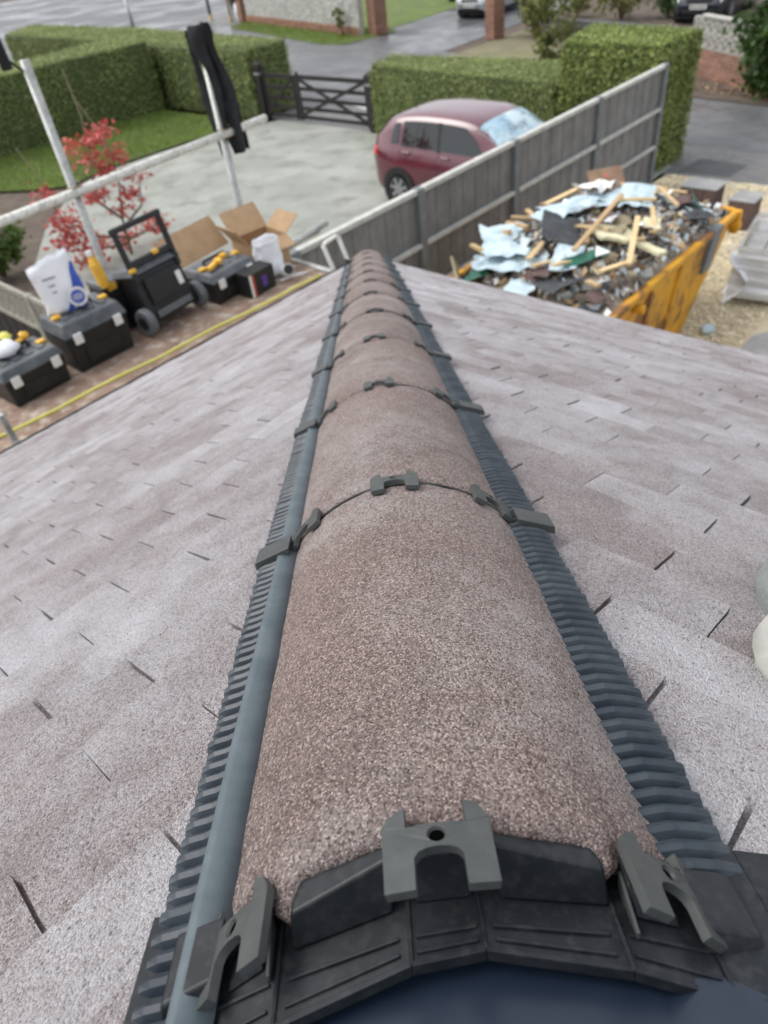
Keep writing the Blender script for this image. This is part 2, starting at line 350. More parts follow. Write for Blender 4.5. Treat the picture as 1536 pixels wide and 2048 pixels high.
# ------------------------------------------------------------------ the bungalow roof
TH = .32926; PITCH = math.atan(TH*S2); CP, SP = math.cos(PITCH), math.sin(PITCH)
CH = 1/math.sqrt(1+TH*TH); SH = TH*CH; T1 = 4.3275
DU = Vector((0, -CH, SH)); NU = Vector((0, SH, CH)); HO = Vector((0, -T1, TH*T1))
def H(x, n, s): return HO+Vector((x, 0, 0))+n*NU+s*DU    # x across the hip, n above it, s up along it from the front joint
house = thing('bungalow', 'bungalow with hipped roof of pinkish grey plain tiles and a brown rounded hip', 'house', (0, -3, G))
def plane_pt(side, u, d, h):      # side -1: left slope (u = a), +1: right slope (u = b)
    if side < 0: p = W(u, -d*CP, d*SP); n = AB @ Vector((0, SP, CP))
    else: p = W(-d*CP, u, d*SP); n = AB @ Vector((SP, 0, CP))
    return p+n*h
def slope_basis(side):            # columns: u, down-to-up slope, normal
    if side < 0: cu_, cd, cn = AB @ Vector((1, 0, 0)), AB @ Vector((0, -CP, SP)), AB @ Vector((0, SP, CP))
    else: cu_, cd, cn = AB @ Vector((0, 1, 0)), AB @ Vector((-CP, 0, SP)), AB @ Vector((SP, 0, CP))
    return cu_, cd, cn
TW, GAUGE, TT = .164, .0875, .0115
def tile_mesh(seed):
    r = random.Random(seed); mb = MB(); nx, ny = 4, 3; L = .178
    top, bot = [], []
    slope = TT/GAUGE*.9
    for j in range(ny+1):
        y = L*j/ny
        for i in range(nx+1):
            x = -TW/2+.0012+(TW-.0024)*i/nx
            jx = r.uniform(-.0009, .0009) if i in (0, nx) else 0; jy = r.uniform(-.0016, .0012) if j == 0 else 0
            z = .005-slope*y-.0016*(2*x/TW)**2+r.uniform(-.0007, .0007)
            top.append((x+jx, y+jy, z)); bot.append((x+jx, y+jy, z-TT))
    n = len(top); k = nx+1
    fs = [(j*k+i, j*k+i+1, (j+1)*k+i+1, (j+1)*k+i) for j in range(ny) for i in range(nx)]
    for i in range(nx): fs.append((i+1, i, n+i, n+i+1))
    for j in range(ny): fs.append((j*k, (j+1)*k, n+(j+1)*k, n+j*k)); fs.append(((j+1)*k+nx, j*k+nx, n+j*k+nx, n+(j+1)*k+nx))
    mb.add(top+bot, fs); return mb.mesh('roof_tile')
TMESH = [tile_mesh(i) for i in range(8)]
for me in TMESH: me.materials.append(M_tile)
def campix(P):
    d = P-CAMP; z = d.dot(cf)
    if z < .03: return None
    return 768+1384.9*d.dot(cr)/z, 1024-1384.9*d.dot(cu)/z, z
cand = []
SETUP = {-1: dict(d0=3.177-.0875, u0=-3.216, eave=-.265), 1: dict(d0=3.017-.0875, u0=-3.078, eave=-.115)}
rr = random.Random(3)
for side in (-1, 1):
    S = SETUP[side]
    for k in range(-18, 60):
        d = S['d0']-k*GAUGE
        if d < S['eave']-.001: break
        off = S['u0']+(k % 2)*.082+(TW/2)
        uh = -d*CP                                # hip position of this course
        i = math.floor((uh+.25-off)/TW)
        while True:
            u = off+i*TW; i -= 1
            if u < uh-3.6: break
            P = plane_pt(side, u, d+.04, 0)
            lim = -.114                           # tiles are cut just short of the hip line
            left = side*plane_pt(side, u+TW/2, d+.09, 0).x; xx = [side*plane_pt(side, u+e, d+f, 0).x for e in (-TW/2, TW/2) for f in (0, .178)]
            if max(xx) < .114: continue
            c = campix(P); vis = c is not None and -120 < c[0] < 1656 and -50 < c[1] < 2200
            cand.append((c[2] if vis else 99+rr.random(), side, u, d, min(xx) < .114))
cand.sort(key=lambda t: t[0])
slopes = {}
for side in (-1, 1):
    S = SETUP[side]; mb = MB()
    pts = []
    e = S['eave']; uh0 = -e*CP; top = 4.7
    pts = [plane_pt(side, uh0-.02, e+.02, -.055), plane_pt(side, -top*CP-.12, top, -.055), plane_pt(side, -top*CP-4.0, top, -.055), plane_pt(side, uh0-5.5, e+.02, -.055)]
    mb.add(pts, [(0, 1, 2, 3)]); slopes[side] = mb.build('roof_slope', M_under, house)
far = {-1: ([], []), 1: ([], [])}
clean_spots = {(-1, -2.83, 2.80)}
def put_tile(idx, item):
    dist, side, u, d, cut = item
    cu_, cd, cn = slope_basis(side)
    r = random.Random(int(u*1000)*7919+int(d*1000)*31+side)
    tilt = r.uniform(-.006, .006); lift = r.uniform(-.0012, .0022)
    c0 = plane_pt(side, u+r.uniform(-.0014, .0014), d+r.uniform(-.0025, .0025), lift)
    X = (cu_+cd*tilt); Y = (cd-cu_*tilt)
    if side < 0: X = -X                           # keep the basis right handed
    M = Matrix(((X.x, Y.x, cn.x, c0.x), (X.y, Y.y, cn.y, c0.y), (X.z, Y.z, cn.z, c0.z), (0, 0, 0, 1)))
    me = TMESH[r.randrange(8)]
    if not cut and idx < 300:
        o = link('roof_tile', me, None, slopes[side], M)
        if side < 0 and abs(u+2.80) < .09 and abs(d-2.72) < .05:
            o.data = me.copy(); o.data.materials[0] = M_tile_clean
        return
    bm = bmesh.new(); bm.from_mesh(me); bm.transform(M)
    if cut: bmesh.ops.bisect_plane(bm, geom=bm.verts[:]+bm.edges[:]+bm.faces[:], plane_co=(side*.114, 0, 0), plane_no=(-side, 0, 0), clear_outer=True)
    if idx < 300:
        if len(bm.faces):
            m2 = bpy.data.meshes.new('roof_tile'); bm.to_mesh(m2); link('roof_tile', m2, M_tile, slopes[side])
    else:
        V, F = far[side]; n = len(V); bm.verts.ensure_lookup_table()
        V += [tuple(v.co) for v in bm.verts]; F += [tuple(v.index+n for v in f.verts) for f in bm.faces]
    bm.free()
for i, it in enumerate(cand): put_tile(i, it)
for side in (-1, 1):
    me = bpy.data.meshes.new('roof_tile_field'); me.from_pydata(far[side][0], [], far[side][1]); me.update()
    o = link('roof_tile_field', me, M_tile_far, slopes[side]); o['kind'] = 'stuff'

# hip tiles: third-round concrete caps, butt jointed over a dry-fix union
HR, HN = .1463, -.1190          # outer radius and centre height of the arc
def arc(phi, r): return r*math.sin(phi), HN+r*math.cos(phi)
def hip_tile(k):
    r = random.Random(100+k); L = .447
    s1 = -.450*k-.0035; s0 = s1-L
    yaw = r.uniform(-.004, .004); dx = r.uniform(-.003, .003)
    NP, NS = 48, 36 if k < 3 else 8
    mb = MB(); pm = R_(59.5)
    def P(i, j, rad):
        phi = -pm+2*pm*i/NP; t = j/NS; s = s0+(s1-s0)*t
        if k == 0 and j == NS:
            for c0, h_ in ((-33.6, .017), (33.2, .012)):
                q = abs(math.degrees(phi)-c0)/3.6
                if q < 1: s += h_*(1-q*q)
        e = .0
        if j in (0, NS): s += .0012*noise.noise(Vector((phi*9, k*3.1, 0))); e = -.0035 if rad == HR else 0
        if rad == HR: e += .0011*noise.noise(Vector((phi*7, s*16, k*2.))) + .0006*noise.noise(Vector((phi*30, s*60, k)))
        x, n = arc(phi, rad+e); return H(x+dx+yaw*(s-s1+.2), n, s)
    outer = [[P(i, j, HR) for i in range(NP+1)] for j in range(NS+1)]
    inner = [[P(i, j, HR-.021) for i in range(NP+1)] for j in (0, NS)]
    n1 = (NP+1)*(NS+1)
    mb.grid(outer); mb.grid(inner)
    w_ = NP+1
    for i in range(NP):
        mb.f.append((i, i+1, n1+i+1, n1+i)); a = NS*w_+i; b = n1+w_+i; mb.f.append((a+1, a, b, b+1))
    for e_ in (0, NP):
        loop = [j*w_+e_ for j in range(NS+1)]+[n1+w_+e_, n1+e_]; mb.f.append(tuple(loop if e_ else loop[::-1]))
    o = mb.build('hip_tile', M_hip, house)
    for p in o.data.polygons: p.use_smooth = len(p.vertices) == 4
    return o
OUT = [(-.024, .033), (-.0245, -.001), (-.0215, -.0065), (-.0135, -.0105), (-.0135, .0012), (-.006, .0004), (.006, .0004), (.0135, .0012), (.0135, -.0115), (.0195, -.0095), (.0242, -.001),
       (.024, .033), (.0108, .0335), (.0105, .018), (.0085, .0152), (.005, .0138), (0, .0132), (-.005, .0138), (-.0085, .0152), (-.0105, .018), (-.0108, .0335)]
def clip_mesh():
    nh = 16; hole = [(.0043*math.cos(2*math.pi*i/nh), .0068+.0043*math.sin(2*math.pi*i/nh)) for i in range(nh)]
    inn = [(.0022*math.cos(2*math.pi*i/nh), .0068+.0022*math.sin(2*math.pi*i/nh)) for i in range(nh)]
    pts = OUT+hole; tris = tessellate_polygon([[Vector((*p, 0)) for p in OUT], [Vector((*p, 0)) for p in hole[::-1]]])
    order = OUT+hole[::-1]; n = len(order); no = len(OUT)
    vs = [(x, s, .0058) for x, s in order]+[(x, s, .0008) for x, s in order]
    fs = [tuple(t) for t in tris]+[tuple(reversed([i+n for i in t])) for t in tris]
    fs += [(i, (i+1) % no, n+(i+1) % no, n+i) for i in range(no)]
    base = len(vs); vs += [(x, s, .0012) for x, s in inn[::-1]]
    for i in range(nh): fs.append((no+i, no+(i+1) % nh, base+(i+1) % nh, base+i))
    fs.append(tuple(base+i for i in range(nh)))
    return vs, fs
CV, CF = clip_mesh()
def hip_clip(k, deg, parent, ds=0., dn=0.):
    mb = MB(); phi0 = R_(deg); vs = []
    for x, s, h in CV:
        px, pn = arc(phi0+x/HR, HR+h+dn+.0012); vs.append(H(px, pn, s-.45*k+ds))
    mb.add(vs, CF); o = mb.build('hip_clip', M_clip, parent, bev=.0006, segs=1)
    if k == 0:
        mb = MB(); pts = []
        for q in range(16):
            px, pn = arc(phi0+.0034*math.cos(q*math.pi/8)/HR, HR+.0040+dn+.0012); pts.append(H(px, pn, .0068+.0034*math.sin(q*math.pi/8)+ds))
        mb.add(pts, [tuple(range(16))]); mb.build('screw_hole_shade', M_hole, parent)  # black disc standing in for the shade down the hole
    return o
NFX = lambda x: -.008-1.65*x*x
hips = []
for k in range(11):
    o = hip_tile(k); hips.append(o)
    if k:
        ds = random.uniform(-.003, .003)
        for deg in (-43+random.uniform(-2, 2), -1.6+random.uniform(-2, 2), 42.5+random.uniform(-2, 2)): hip_clip(k, deg, o, ds-.004)
        # thin black seal arch in the joint and its two feet on the roll
        mb = MB(); P = []
        for i in range(25):
            phi = R_(-59+118*i/24); a0 = arc(phi, HR-.0022); b0 = arc(phi, HR-.02)
            P.append([H(a0[0], a0[1], -.45*k-.004), H(a0[0], a0[1], -.45*k+.0005), H(b0[0], b0[1], -.45*k+.0005)])
        mb.grid(P); mb.build('joint_seal', M_brk, o)
        for sd_ in (-1, 1):
            mb = MB(); s0 = -.45*k+random.uniform(.004, .012)
            f = lambda x, h, s: H(sd_*x, -.3127*x+h, s)
            x0, x1 = .120, .158
            mb.hexa([f(x0, .012, s0-.002), f(x1, .012, s0-.002), f(x1, .012, s0+.031), f(x0, .012, s0+.031)], [f(x0, .023, s0-.002), f(x1, .021, s0-.002), f(x1, .021, s0+.031), f(x0, .023, s0+.031)])
            mb.build('bracket_foot', M_clip, o, bev=.001)

# ribbed hip roll showing along both edges of the caps
for sd_ in (-1, 1):
    mb = MB(); P = []; pit = .0118; n = int(4.9/pit)*5
    x0, x1 = (.108, .1485) if sd_ > 0 else (.130, .154)
    for i in range(n):
        s = (.40 if sd_ < 0 else -.004)-i*pit/5; ph = (i % 5)/5; kk = i//5
        wv = (0, .0042, .0058, .0046, .0004)[i % 5]*(1+.35*noise.noise(Vector((kk*1.7, sd_, 0))))
        xe = x1+.0025*noise.noise(Vector((kk*.9, 3*sd_, 1)))+.004*noise.noise(Vector((s*3, sd_, 5)))
        P.append([H(sd_*x, -.3127*x+.0108+wv*(1 if x < xe-.003 else .55)+lift, s) for x, lift in ((x0, -.007 if sd_ > 0 else .0), (x0+.38*(xe-x0), -.0008), (x0+.75*(xe-x0), .0), (xe, .0008))])
    mb.grid(P); o = mb.build('hip_roll_edge', M_roll, house, smooth=False, solid=.0012)
mb = MB(); P = []
for i in range(60):
    s = .40-i*.083; wob = .0012*noise.noise(Vector((s*4, 0, 0)))
    P.append([H(-.1350+wob, -.3127*.1350+.0125, s), H(-.1325+wob, -.3127*.1325+.0190, s), H(-.128, -.3127*.128+.0175, s), H(-.112, -.3127*.112+.008, s)])
mb.grid(P); mb.build('hip_roll_band', M_band, house, smooth=True, solid=.001)
# smooth membrane of the roll running under the caps and out in front of the last one
mb = MB(); P = []
for i in range(40):
    s = .6-i*.045 if i < 20 else -.3-(i-20)*.22
    row = []
    for j in range(25):
        lo_, hi_ = (-.115, .115) if s < 0 else (-.135, .27)
        x = lo_+(hi_-lo_)*j/24; n = -.024-1.15*x*x
        if s >= 0 and abs(x) > (.138 if s < .05 else .100): n = max(n, -.3127*abs(x)+.0115)
        n += .0012*noise.noise(Vector((x*40, s*5, 0)))
        row.append(H(x, n, s))
    P.append(row)
mb.grid(P); mb.build('hip_roll_membrane', M_mem, house, smooth=True)

# the open union bracket in front of the last cap
brk = None
BR = [(-.158, .060), (-.128, .058), (-.083, .050), (-.0205, .036), (.0130, .033), (.0750, .043), (.117, .052), (.150, .058), (.188, .062)]   # x, front lip s
mb = MB()
for (xa, sa), (xb, sb) in zip(BR[:-1], BR[1:]):
    f = lambda x, h, s: H(x, (NFX(x) if abs(x) < .14 else max(NFX(x), -.3127*abs(x)+.0150))+h, s)
    mb.hexa([f(xa, -.0025, -.02), f(xb, -.0025, -.02), f(xb, -.0025, sb), f(xa, -.0025, sa)], [f(xa, 0, -.02), f(xb, 0, -.02), f(xb, 0, sb), f(xa, 0, sa)])
    mb.hexa([f(xa, -.006, sa-.0005), f(xb, -.006, sb-.0005), f(xb, -.006, sb+.0025), f(xa, -.006, sa+.0025)], [f(xa, .0012, sa-.0005), f(xb, .0012, sb-.0005), f(xb, .0012, sb+.0025), f(xa, .0012, sa+.0025)])
brk = mb.build('union_bracket', M_brk, house, bev=.0005, segs=1)
for (xa, sa), (xb, sb) in list(zip(BR[:-1], BR[1:]))[1:-1]:        # raised ribs across each facet
    ia = xa+.08*(xb-xa); ib = xb-.08*(xb-xa)
    for fr, hh in ((.50, .0018), (.80, .0016)):
        ga = .012+(sa-.012)*fr; gb = .012+(sb-.012)*fr
        def f(x, h, s):
            t = (x-xa)/(xb-xa); n0 = NFX(xa)*(1-t)+NFX(xb)*t; return H(x, n0+h, s)
        mb = MB(); mb.hexa([f(ia, -.001, ga), f(ib, -.001, gb), f(ib, -.001, gb+.0022), f(ia, -.001, ga+.0022)], [f(ia, hh, ga), f(ib, hh, gb), f(ib, hh, gb+.0018), f(ia, hh, ga+.0018)])
        mb.build('rib', M_brk, brk, bev=.0004, segs=1)
for x, s in BR[2:-2]:                                              # fold lines between facets
    mb = MB(); f = lambda dx, h, ss: H(x+dx, NFX(x)+h, ss)
    mb.hexa([f(-.0012, -.001, -.01), f(.0012, -.001, -.01), f(.0012, -.001, s+.002), f(-.0012, -.001, s+.002)], [f(-.0008, .0012, -.01), f(.0008, .0012, -.01), f(.0008, .0014, s+.002), f(-.0008, .0014, s+.002)])
    mb.build('fold_rib', M_brk, brk)
def outer_n(x): return HN+math.sqrt(max(HR*HR-min(abs(x), .1255)**2, 1e-6))
def seal_block(xa, xb, sfa, sfb, dtop=-.005, sb=-.003, mat_=None, lean=.006, ta=None):
    mb = MB(); na, nb = NFX(xa), NFX(xb); ha = outer_n(xa)+dtop; hb = outer_n(xb)+dtop
    if ta is not None: ha, hb = ta
    mb.hexa([H(xa, na, sb), H(xb, nb, sb), H(xb, nb, sfb), H(xa, na, sfa)], [H(xa*.985, ha, sb), H(xb*.985, hb, sb), H(xb*.985, hb, sfb-lean), H(xa*.985, ha, sfa-lean)])
    mb.build('seal_block', mat_ or M_brk, brk, bev=.0018, segs=3)
seal_block(-.0765, -.0275, .0195, .0115); seal_block(-.0165, .0105, .0090, .0088, dtop=-.009); seal_block(.0235, .0745, .0105, .0150)
seal_block(-.1085, -.0905, .030, .024, dtop=-.004); seal_block(.0840, .1060, .020, .024, dtop=-.004)
seal_block(.112, .141, .034, .036, ta=(-.0165, -.026)); seal_block(-.141, -.114, .038, .034, ta=(-.026, -.0165))
hip_clip(0, -43.5, brk, .004); hip_clip(0, -1.0, brk, .0); hip_clip(0, 43.0, brk, .0015)
for xs in (-.088, .0815):                                          # thin webs beside the side clips
    mb = MB(); sg = 1 if xs > 0 else -1; f = lambda dx, h, s: H(xs+dx, NFX(xs)+h, s)
    mb.hexa([f(0, 0, .004), f(.0016, 0, .004), f(.0016, 0, .030), f(0, 0, .030)], [f(0, .012, .004), f(.0016, .012, .004), f(.0016, .004, .030), f(0, .004, .030)])
    mb.build('web', M_clip, brk, bev=.0003, segs=1)

# eaves: fascia, gutter, walls
mb = MB(AB); mb.box((-3.6, .17, -.20), (7.6, .02, .19)); mb.build('fascia', M_galvl, house)
mb = MB(AB); mb.box((.02, -3.6, -.14), (.02, 7.5, .19)); mb.build('fascia', M_galvl, house)
for ax in (0, 1):
    mb = MB(AB); P = []
    for u in (-7.2, .35 if ax == 0 else .28):
        row = []
        for i in range(13):
            t = math.pi*i/12; y = .255+.055*math.cos(t); z = -.135-.055*math.sin(t)
            row.append((u, y, z) if ax == 0 else (y-.14, u, z+.05))
        P.append(row)
    mb.grid(P); mb.build('gutter', M_black, house, smooth=True, solid=.003)
mb = MB(AB); mb.box((-2.35, .44, -.12), (.03, .05, .20)); mb.box((-2.35, .30, -.19), (.03, .30, .02)); mb.build('gutter_bracket', M_galv, house, bev=.004)
mb = MB(AB); mb.box((-3.9, -3.7, (G-.3)/2-.1), (7.4, 7.1, -G-.35)); mb.build('wall', mat('painted_render', (.62, .60, .55), (.55, .53, .48), 3, rough=.9), house)

# bundle of cloth and clear plastic lying on the right slope
bun = thing('wrapped_bundle', 'pale cloth bundle under a clear plastic cover lying on the right roof slope', 'bundle', plane_pt(1, -3.22, 2.92, 0))
k = NT('clear_plastic'); k.set(Base_Color=(.75, .85, .82, 1), Roughness=.12, Transmission_Weight=.85, IOR=1.4); M_clear = k.m
M_pcloth = mat('pale_cloth', (.34, .34, .315), (.42, .415, .38), 30, rough=.9, bump=.4, bscale=700, bdist=.001)
def dome(name, mt, u, d, rings, parent, seed, el=1.):
    cu_, cd, cn = slope_basis(1); mb = MB(); P = []; c0 = plane_pt(1, u, d, 0)
    for i, (h, r) in enumerate(rings):
        row = []
        for j in range(33):
            t = 2*math.pi*j/32; q = r*(1+.07*noise.noise(Vector((math.cos(t)*1.6, math.sin(t)*1.6+i*.5, seed))))
            row.append(c0+cu_*q*el*math.cos(t)+cd*q*math.sin(t)+cn*(h+.006*noise.noise(Vector((math.cos(t)*3, math.sin(t)*3, seed+i)))))
        P.append(row)
    mb.grid(P); n = (len(rings)-1)*33; mb.f.append(tuple(range(n, n+32)))
    return mb.build(name, mt, parent, smooth=True)
dome('cloth', M_pcloth, -3.23, 2.96, [(-.005, .118), (.012, .125), (.03, .118), (.045, .095), (.054, .055), (.056, .02)], bun, 1)
dome('plastic_cover', M_clear, -3.19, 2.84, [(-.004, .095), (.02, .100), (.04, .095), (.054, .078), (.064, .045), (.067, .015)], bun, 2, 1.1)
# ------------------------------------------------------------------ scaffold along the left eaves
PZ = -.45
sc = thing('scaffold', 'tubular steel scaffold with a brown board platform along the left eaves', 'scaffold', W(0, 1.2, G))
def tube(name, p0, p1, mt, parent, r=.029, n=14, T_=AB, bev=0): return MB(T_).tube([p0, p1], r, n).build(name, mt, parent, smooth=True)
for a, b, z1 in ((-.915, 1.8, 1.22), (.39, 1.8, 1.02), (-2.6, 1.8, 1.2)): tube('standard', (a, b, G), (a, b, z1), M_galv, sc)
for a, b in ((-.915, .48), (.39, .48), (-2.6, .48)): tube('standard', (a, b, G), (a, b, -.30), M_galv, sc)
tube('guard_rail', (-3.6, 1.755, .405), (.80, 1.755, .500), M_galvl, sc)
tube('ledger', (-3.4, 1.755, PZ-.07), (1.15, 1.755, PZ-.06), M_galv, sc); tube('ledger', (-3.4, .53, PZ-.07), (.6, .53, PZ-.06), M_galv, sc)
for a in (-2.55, -.87, .46): tube('transom', (a, .42, PZ-.012 if a > 0 else PZ-.05), (a, 1.95, PZ-.012 if a > 0 else PZ-.05), M_galv, sc)
tube('ledger', (.50, 1.56, PZ), (1.15, 1.62, PZ+.03), M_galv, sc)
for a in (-.915, .39, -2.6):
    zc = .405+(a+3.6)/4.4*.095
    mb = MB(AB); mb.box((a, 1.778, zc), (.072, .082, .062)); mb.tube([(a+.035, 1.74, zc+.05), (a+.035, 1.82, zc+.05)], .008, 6); mb.build('coupler', M_coup, sc, bev=.008)
for i in range(6):
    mb = MB(AB); b0 = .56+i*.2285; r = random.Random(i)
    mb.box((-1.62+r.uniform(-.03, .03), b0+.112, PZ-.019), (4.06+(.05 if i % 2 else 0), .2225, .038)); mb.build('board', M_board, sc, bev=.003)
mb = MB(AB); pts = [(-3.4+i*.25, 1.075-.012*i+.012*math.sin(i*1.9), PZ+.006) for i in range(16)]
o = mb.tube(pts, .011, 8).build('tape_line', M_tape, None, smooth=True); tag(o, 'yellow band stretched along the scaffold boards beside the tools', 'band')

# black cloth hung over the middle standard
mb = MB(AB); P = []
path = [(.335, 1.205, .060), (.35, 1.15, .085), (.365, 1.07, .085), (.405, .97, .075), (.435, .88, .085), (.465, .79, .105), (.480, .70, .115), (.475, .60, .105), (.48, .50, .100), (.495, .42, .09), (.51, .335, .07)]
for i, (a, z, w_) in enumerate(path):
    row = []
    for j in range(15):
        v = -1+2*j/14; fold = .035*math.sin(v*5.2+i*.55)+.02*math.sin(v*11+i*.9)
        row.append((a+w_*v+.006*math.sin(i*2.1+j), 1.72+fold+.05*abs(v)**2-(.05 if i < 2 else .0), z+.018*math.sin(v*3+1)*(1 if i > 8 else .3)))
    P.append(row)
mb.grid(P)
o = mb.build('cloth', M_cloth, None, smooth=True, solid=.006, sub=1); tag(o, 'black cloth hung over the top of the scaffold pole near the gate', 'cloth')
mb = MB(AB); P = []
for i in range(8):
    t = i/7; P.append([(.355+.05*t-.06*(1-t)*(j-2)/4, 1.86+.01*j+.02*math.sin(j+i), 1.16-.86*t) for j in range(5)])
mb.grid(P); mb2 = MB(AB)
tag(mb.build('cloth_strip', M_cloth, None, smooth=True, solid=.006, sub=1), 'narrow black cloth strip hanging behind the scaffold pole near the gate', 'cloth')
mb = MB(AB); mb.tube([(-1.04, 1.815, 1.40), (-1.035, 1.812, 1.33), (-1.03, 1.81, 1.19)], [.03, .034, .032], 12); o = mb.build('foam_sleeve', M_cloth, None, smooth=True)
tag(o, 'dark foam sleeve tied beside the scaffold pole at the left hedge', 'sleeve')
mb = MB(AB); mb.tube([(-1.0, 1.81, 1.23), (-.965, 1.81, 1.19), (-.94, 1.805, 1.17)], .008, 6); mb.build('tie', M_cloth, o)

# ladder leaning at the far end of the platform
ld = thing('ladder', 'pale ladder leaning against the end of the scaffold, top loop showing', 'ladder', W(1.2, .8, G))
def lp(t, s): return (.345+.75*t+.185*s, .80+.02*s, -.195-(2.4)*t)
for s in (0, 1): MB(AB).tube([lp(i/6, s) for i in range(7)], .017, 10).build('stile', M_alu, ld, smooth=True)
MB(AB).tube([lp(.0, 0), (lp(0, 0)[0]+.03, .80, -.178), (lp(0, 1)[0]-.03, .82, -.178), lp(0, 1)], .015, 10).build('top_loop', M_alu, ld, smooth=True)
for i in range(1, 10): MB(AB).tube([lp(i/9.5, 0), lp(i/9.5, 1)], .012, 8).build('rung', M_alu, ld, smooth=True)

# ------------------------------------------------------------------ tool boxes and packages on the platform
def toolbox(a, b, rot, L, D, Hh, label, lidmat, latches=True, items=True, ncol=0, trough=False):
    X = T(W(a, b, PZ)) @ AB @ Rz(rot)
    t = thing('tool_box', label, 'tool box', X.translation, 'tool boxes on the platform')
    mb = MB(X); e = .018
    mb.hexa([(-L/2+e, -D/2+e, .0), (L/2-e, -D/2+e, .0), (L/2-e, D/2-e, .0), (-L/2+e, D/2-e, .0)], [(-L/2+.004, -D/2+.004, Hh*.74), (L/2-.004, -D/2+.004, Hh*.74), (L/2-.004, D/2-.004, Hh*.74), (-L/2+.004, D/2-.004, Hh*.74)])
    mb.build('body', M_black, t, bev=.012, segs=3)
    mb = MB(X); z0 = Hh*.74
    mb.hexa([(-L/2-.008, -D/2-.008, z0), (L/2+.008, -D/2-.008, z0), (L/2+.008, D/2+.008, z0), (-L/2-.008, D/2+.008, z0)], [(-L/2+.02, -D/2+.022, Hh), (L/2-.02, -D/2+.022, Hh), (L/2-.02, D/2-.022, Hh), (-L/2+.02, D/2-.022, Hh)])
    lid = mb.build('lid', lidmat, t, bev=.012, segs=3)
    mb = MB(X)
    for x in (-L*.3, -L*.1, L*.1, L*.3): mb.box((x, 0, Hh+.003), (L*.11, D*.55, .012))
    mb.build('lid_ribs', lidmat, lid, bev=.004)
    for x in (-L*.33, L*.33):
        MB(X).box((x, -D/2-.012, z0-.015), (.062, .016, .075)).build('latch', M_label, t, bev=.008)
    for x in (-L*.38, L*.38):
        MB(X).box((x, -.02, Hh+.012), (.06, .045, .022)).build('catch', M_yel, lid, bev=.007)
    mb = MB(X); mb.tube([(-L*.24, D*.1, Hh), (-L*.22, D*.1, Hh+.035), (L*.22, D*.1, Hh+.035), (L*.24, D*.1, Hh)], .012, 8); mb.build('handle', M_black, lid, smooth=True)
    mb = MB(X); mb.box((0, -D/2+.006, Hh*.30), (L*.55, .006, Hh*.30)); mb.build('front_panel', M_black, t, bev=.004)
    return X, t
XA, tbA = toolbox(-1.86, 1.40, 3, .43, .33, .255, 'low black tool box with loose fittings and tape heaped on its lid', M_lid)
XB, tbB = toolbox(-1.36, 1.42, 0, .46, .34, .345, 'tall black tool box with a white and blue sack on its lid', M_lid)
XC, tbC = toolbox(-.22, 1.40, 4, .44, .36, .23, 'grey lidded tool box beside the open cardboard box', M_greyp)
# things heaped on the low box
def lump(mb, c, r, seed, X=None, sq=(1, 1, .6)):
    n = 7; P = []
    for i in range(n+1):
        th_ = math.pi*i/n; row = []
        for j in range(11):
            ph = 2*math.pi*j/10; d = Vector((math.sin(th_)*math.cos(ph), math.sin(th_)*math.sin(ph), math.cos(th_)))
            q = r*(1+.35*noise.noise(d*1.7+Vector((seed, 0, 0)))); row.append((c[0]+d.x*q*sq[0], c[1]+d.y*q*sq[1], c[2]+d.z*q*sq[2]))
        P.append(row)
    mb.grid(P)
for nm, lb, mt, c, r, sq in (('plastic_bag', 'crumpled clear white bag of fixings on the low tool box lid', M_white, (-.04, .03, .30), .075, (1.1, 1, .7)),
                             ('plastic_bag', 'grey white plastic bag slumped at the corner of the low tool box lid', M_greyp, (-.15, .06, .295), .07, (1, .8, .7)),
                             ('tape_measure', 'orange yellow tape measure on the low tool box', M_yel, (.12, .09, .30), .032, (1, 1, .9)),
                             ('glove', 'yellow work glove on the low tool box lid', M_tape, (.02, .11, .335), .05, (.7, 1.1, .6)),
                             ('drill_battery', 'orange and black battery on the low tool box', M_yel, (.06, .06, .285), .03, (1.4, .8, .7))):
    mb = MB(XA); lump(mb, c, r, hash(lb) % 97 if False else len(lb)*.7, None, sq); tag(mb.build(nm, mt, None, smooth=True), lb, nm.replace('_', ' '))
# white and blue sack leaning on the tall box
X = XB @ T((-.065, .02, .352)) @ Rz(-14) @ Rx(-6)
sk = thing('sack', 'white plastic sack with blue side and round blue emblem on the tall tool box', 'sack', X.translation)
def sackP(u, v, side):
    wd = .135*(1-.05*abs(v-.5)); x = u*wd; z = .005+.335*v
    th_ = (.062*(1-abs(u)**3*.6))*(1-.55*v*v)*(1 if v > .03 else .75)
    return (x+.012*math.sin(v*5)+.012*noise.noise(Vector((u*2, v*3, side)))+.03*v*(.6 if u > 0 else .2), side*th_+.012*noise.noise(Vector((u*3, v*4, 5+side))), z+(.03*u*v if v > .9 else 0)+.012*noise.noise(Vector((u*3, 7, v))))
for side, nm in ((-1, 'front_panel'), (1, 'back_panel')):
    mb = MB(X); mb.grid([[sackP(-1+2*i/12, j/12, side) for i in range(13)] for j in range(13)]); mb.build(nm, M_white, sk, smooth=True, solid=.002)
mb = MB(X); mb.grid([[tuple(np.array(sackP(s, j/12, -1))*(1-t)+np.array(sackP(s, j/12, 1))*t) for t in (0, .5, 1)] for j in range(13) for s in (-1,)]); mb.build('side_panel', M_white, sk, smooth=True)
mb = MB(X); mb.grid([[tuple(np.array(sackP(1, j/12, -1))*(1-t)+np.array(sackP(1, j/12, 1))*t) for t in (0, .5, 1)] for j in range(13)]); mb.build('side_panel', M_blue, sk, smooth=True)
mb = MB(X)                                                        # blue wedge printed on the front
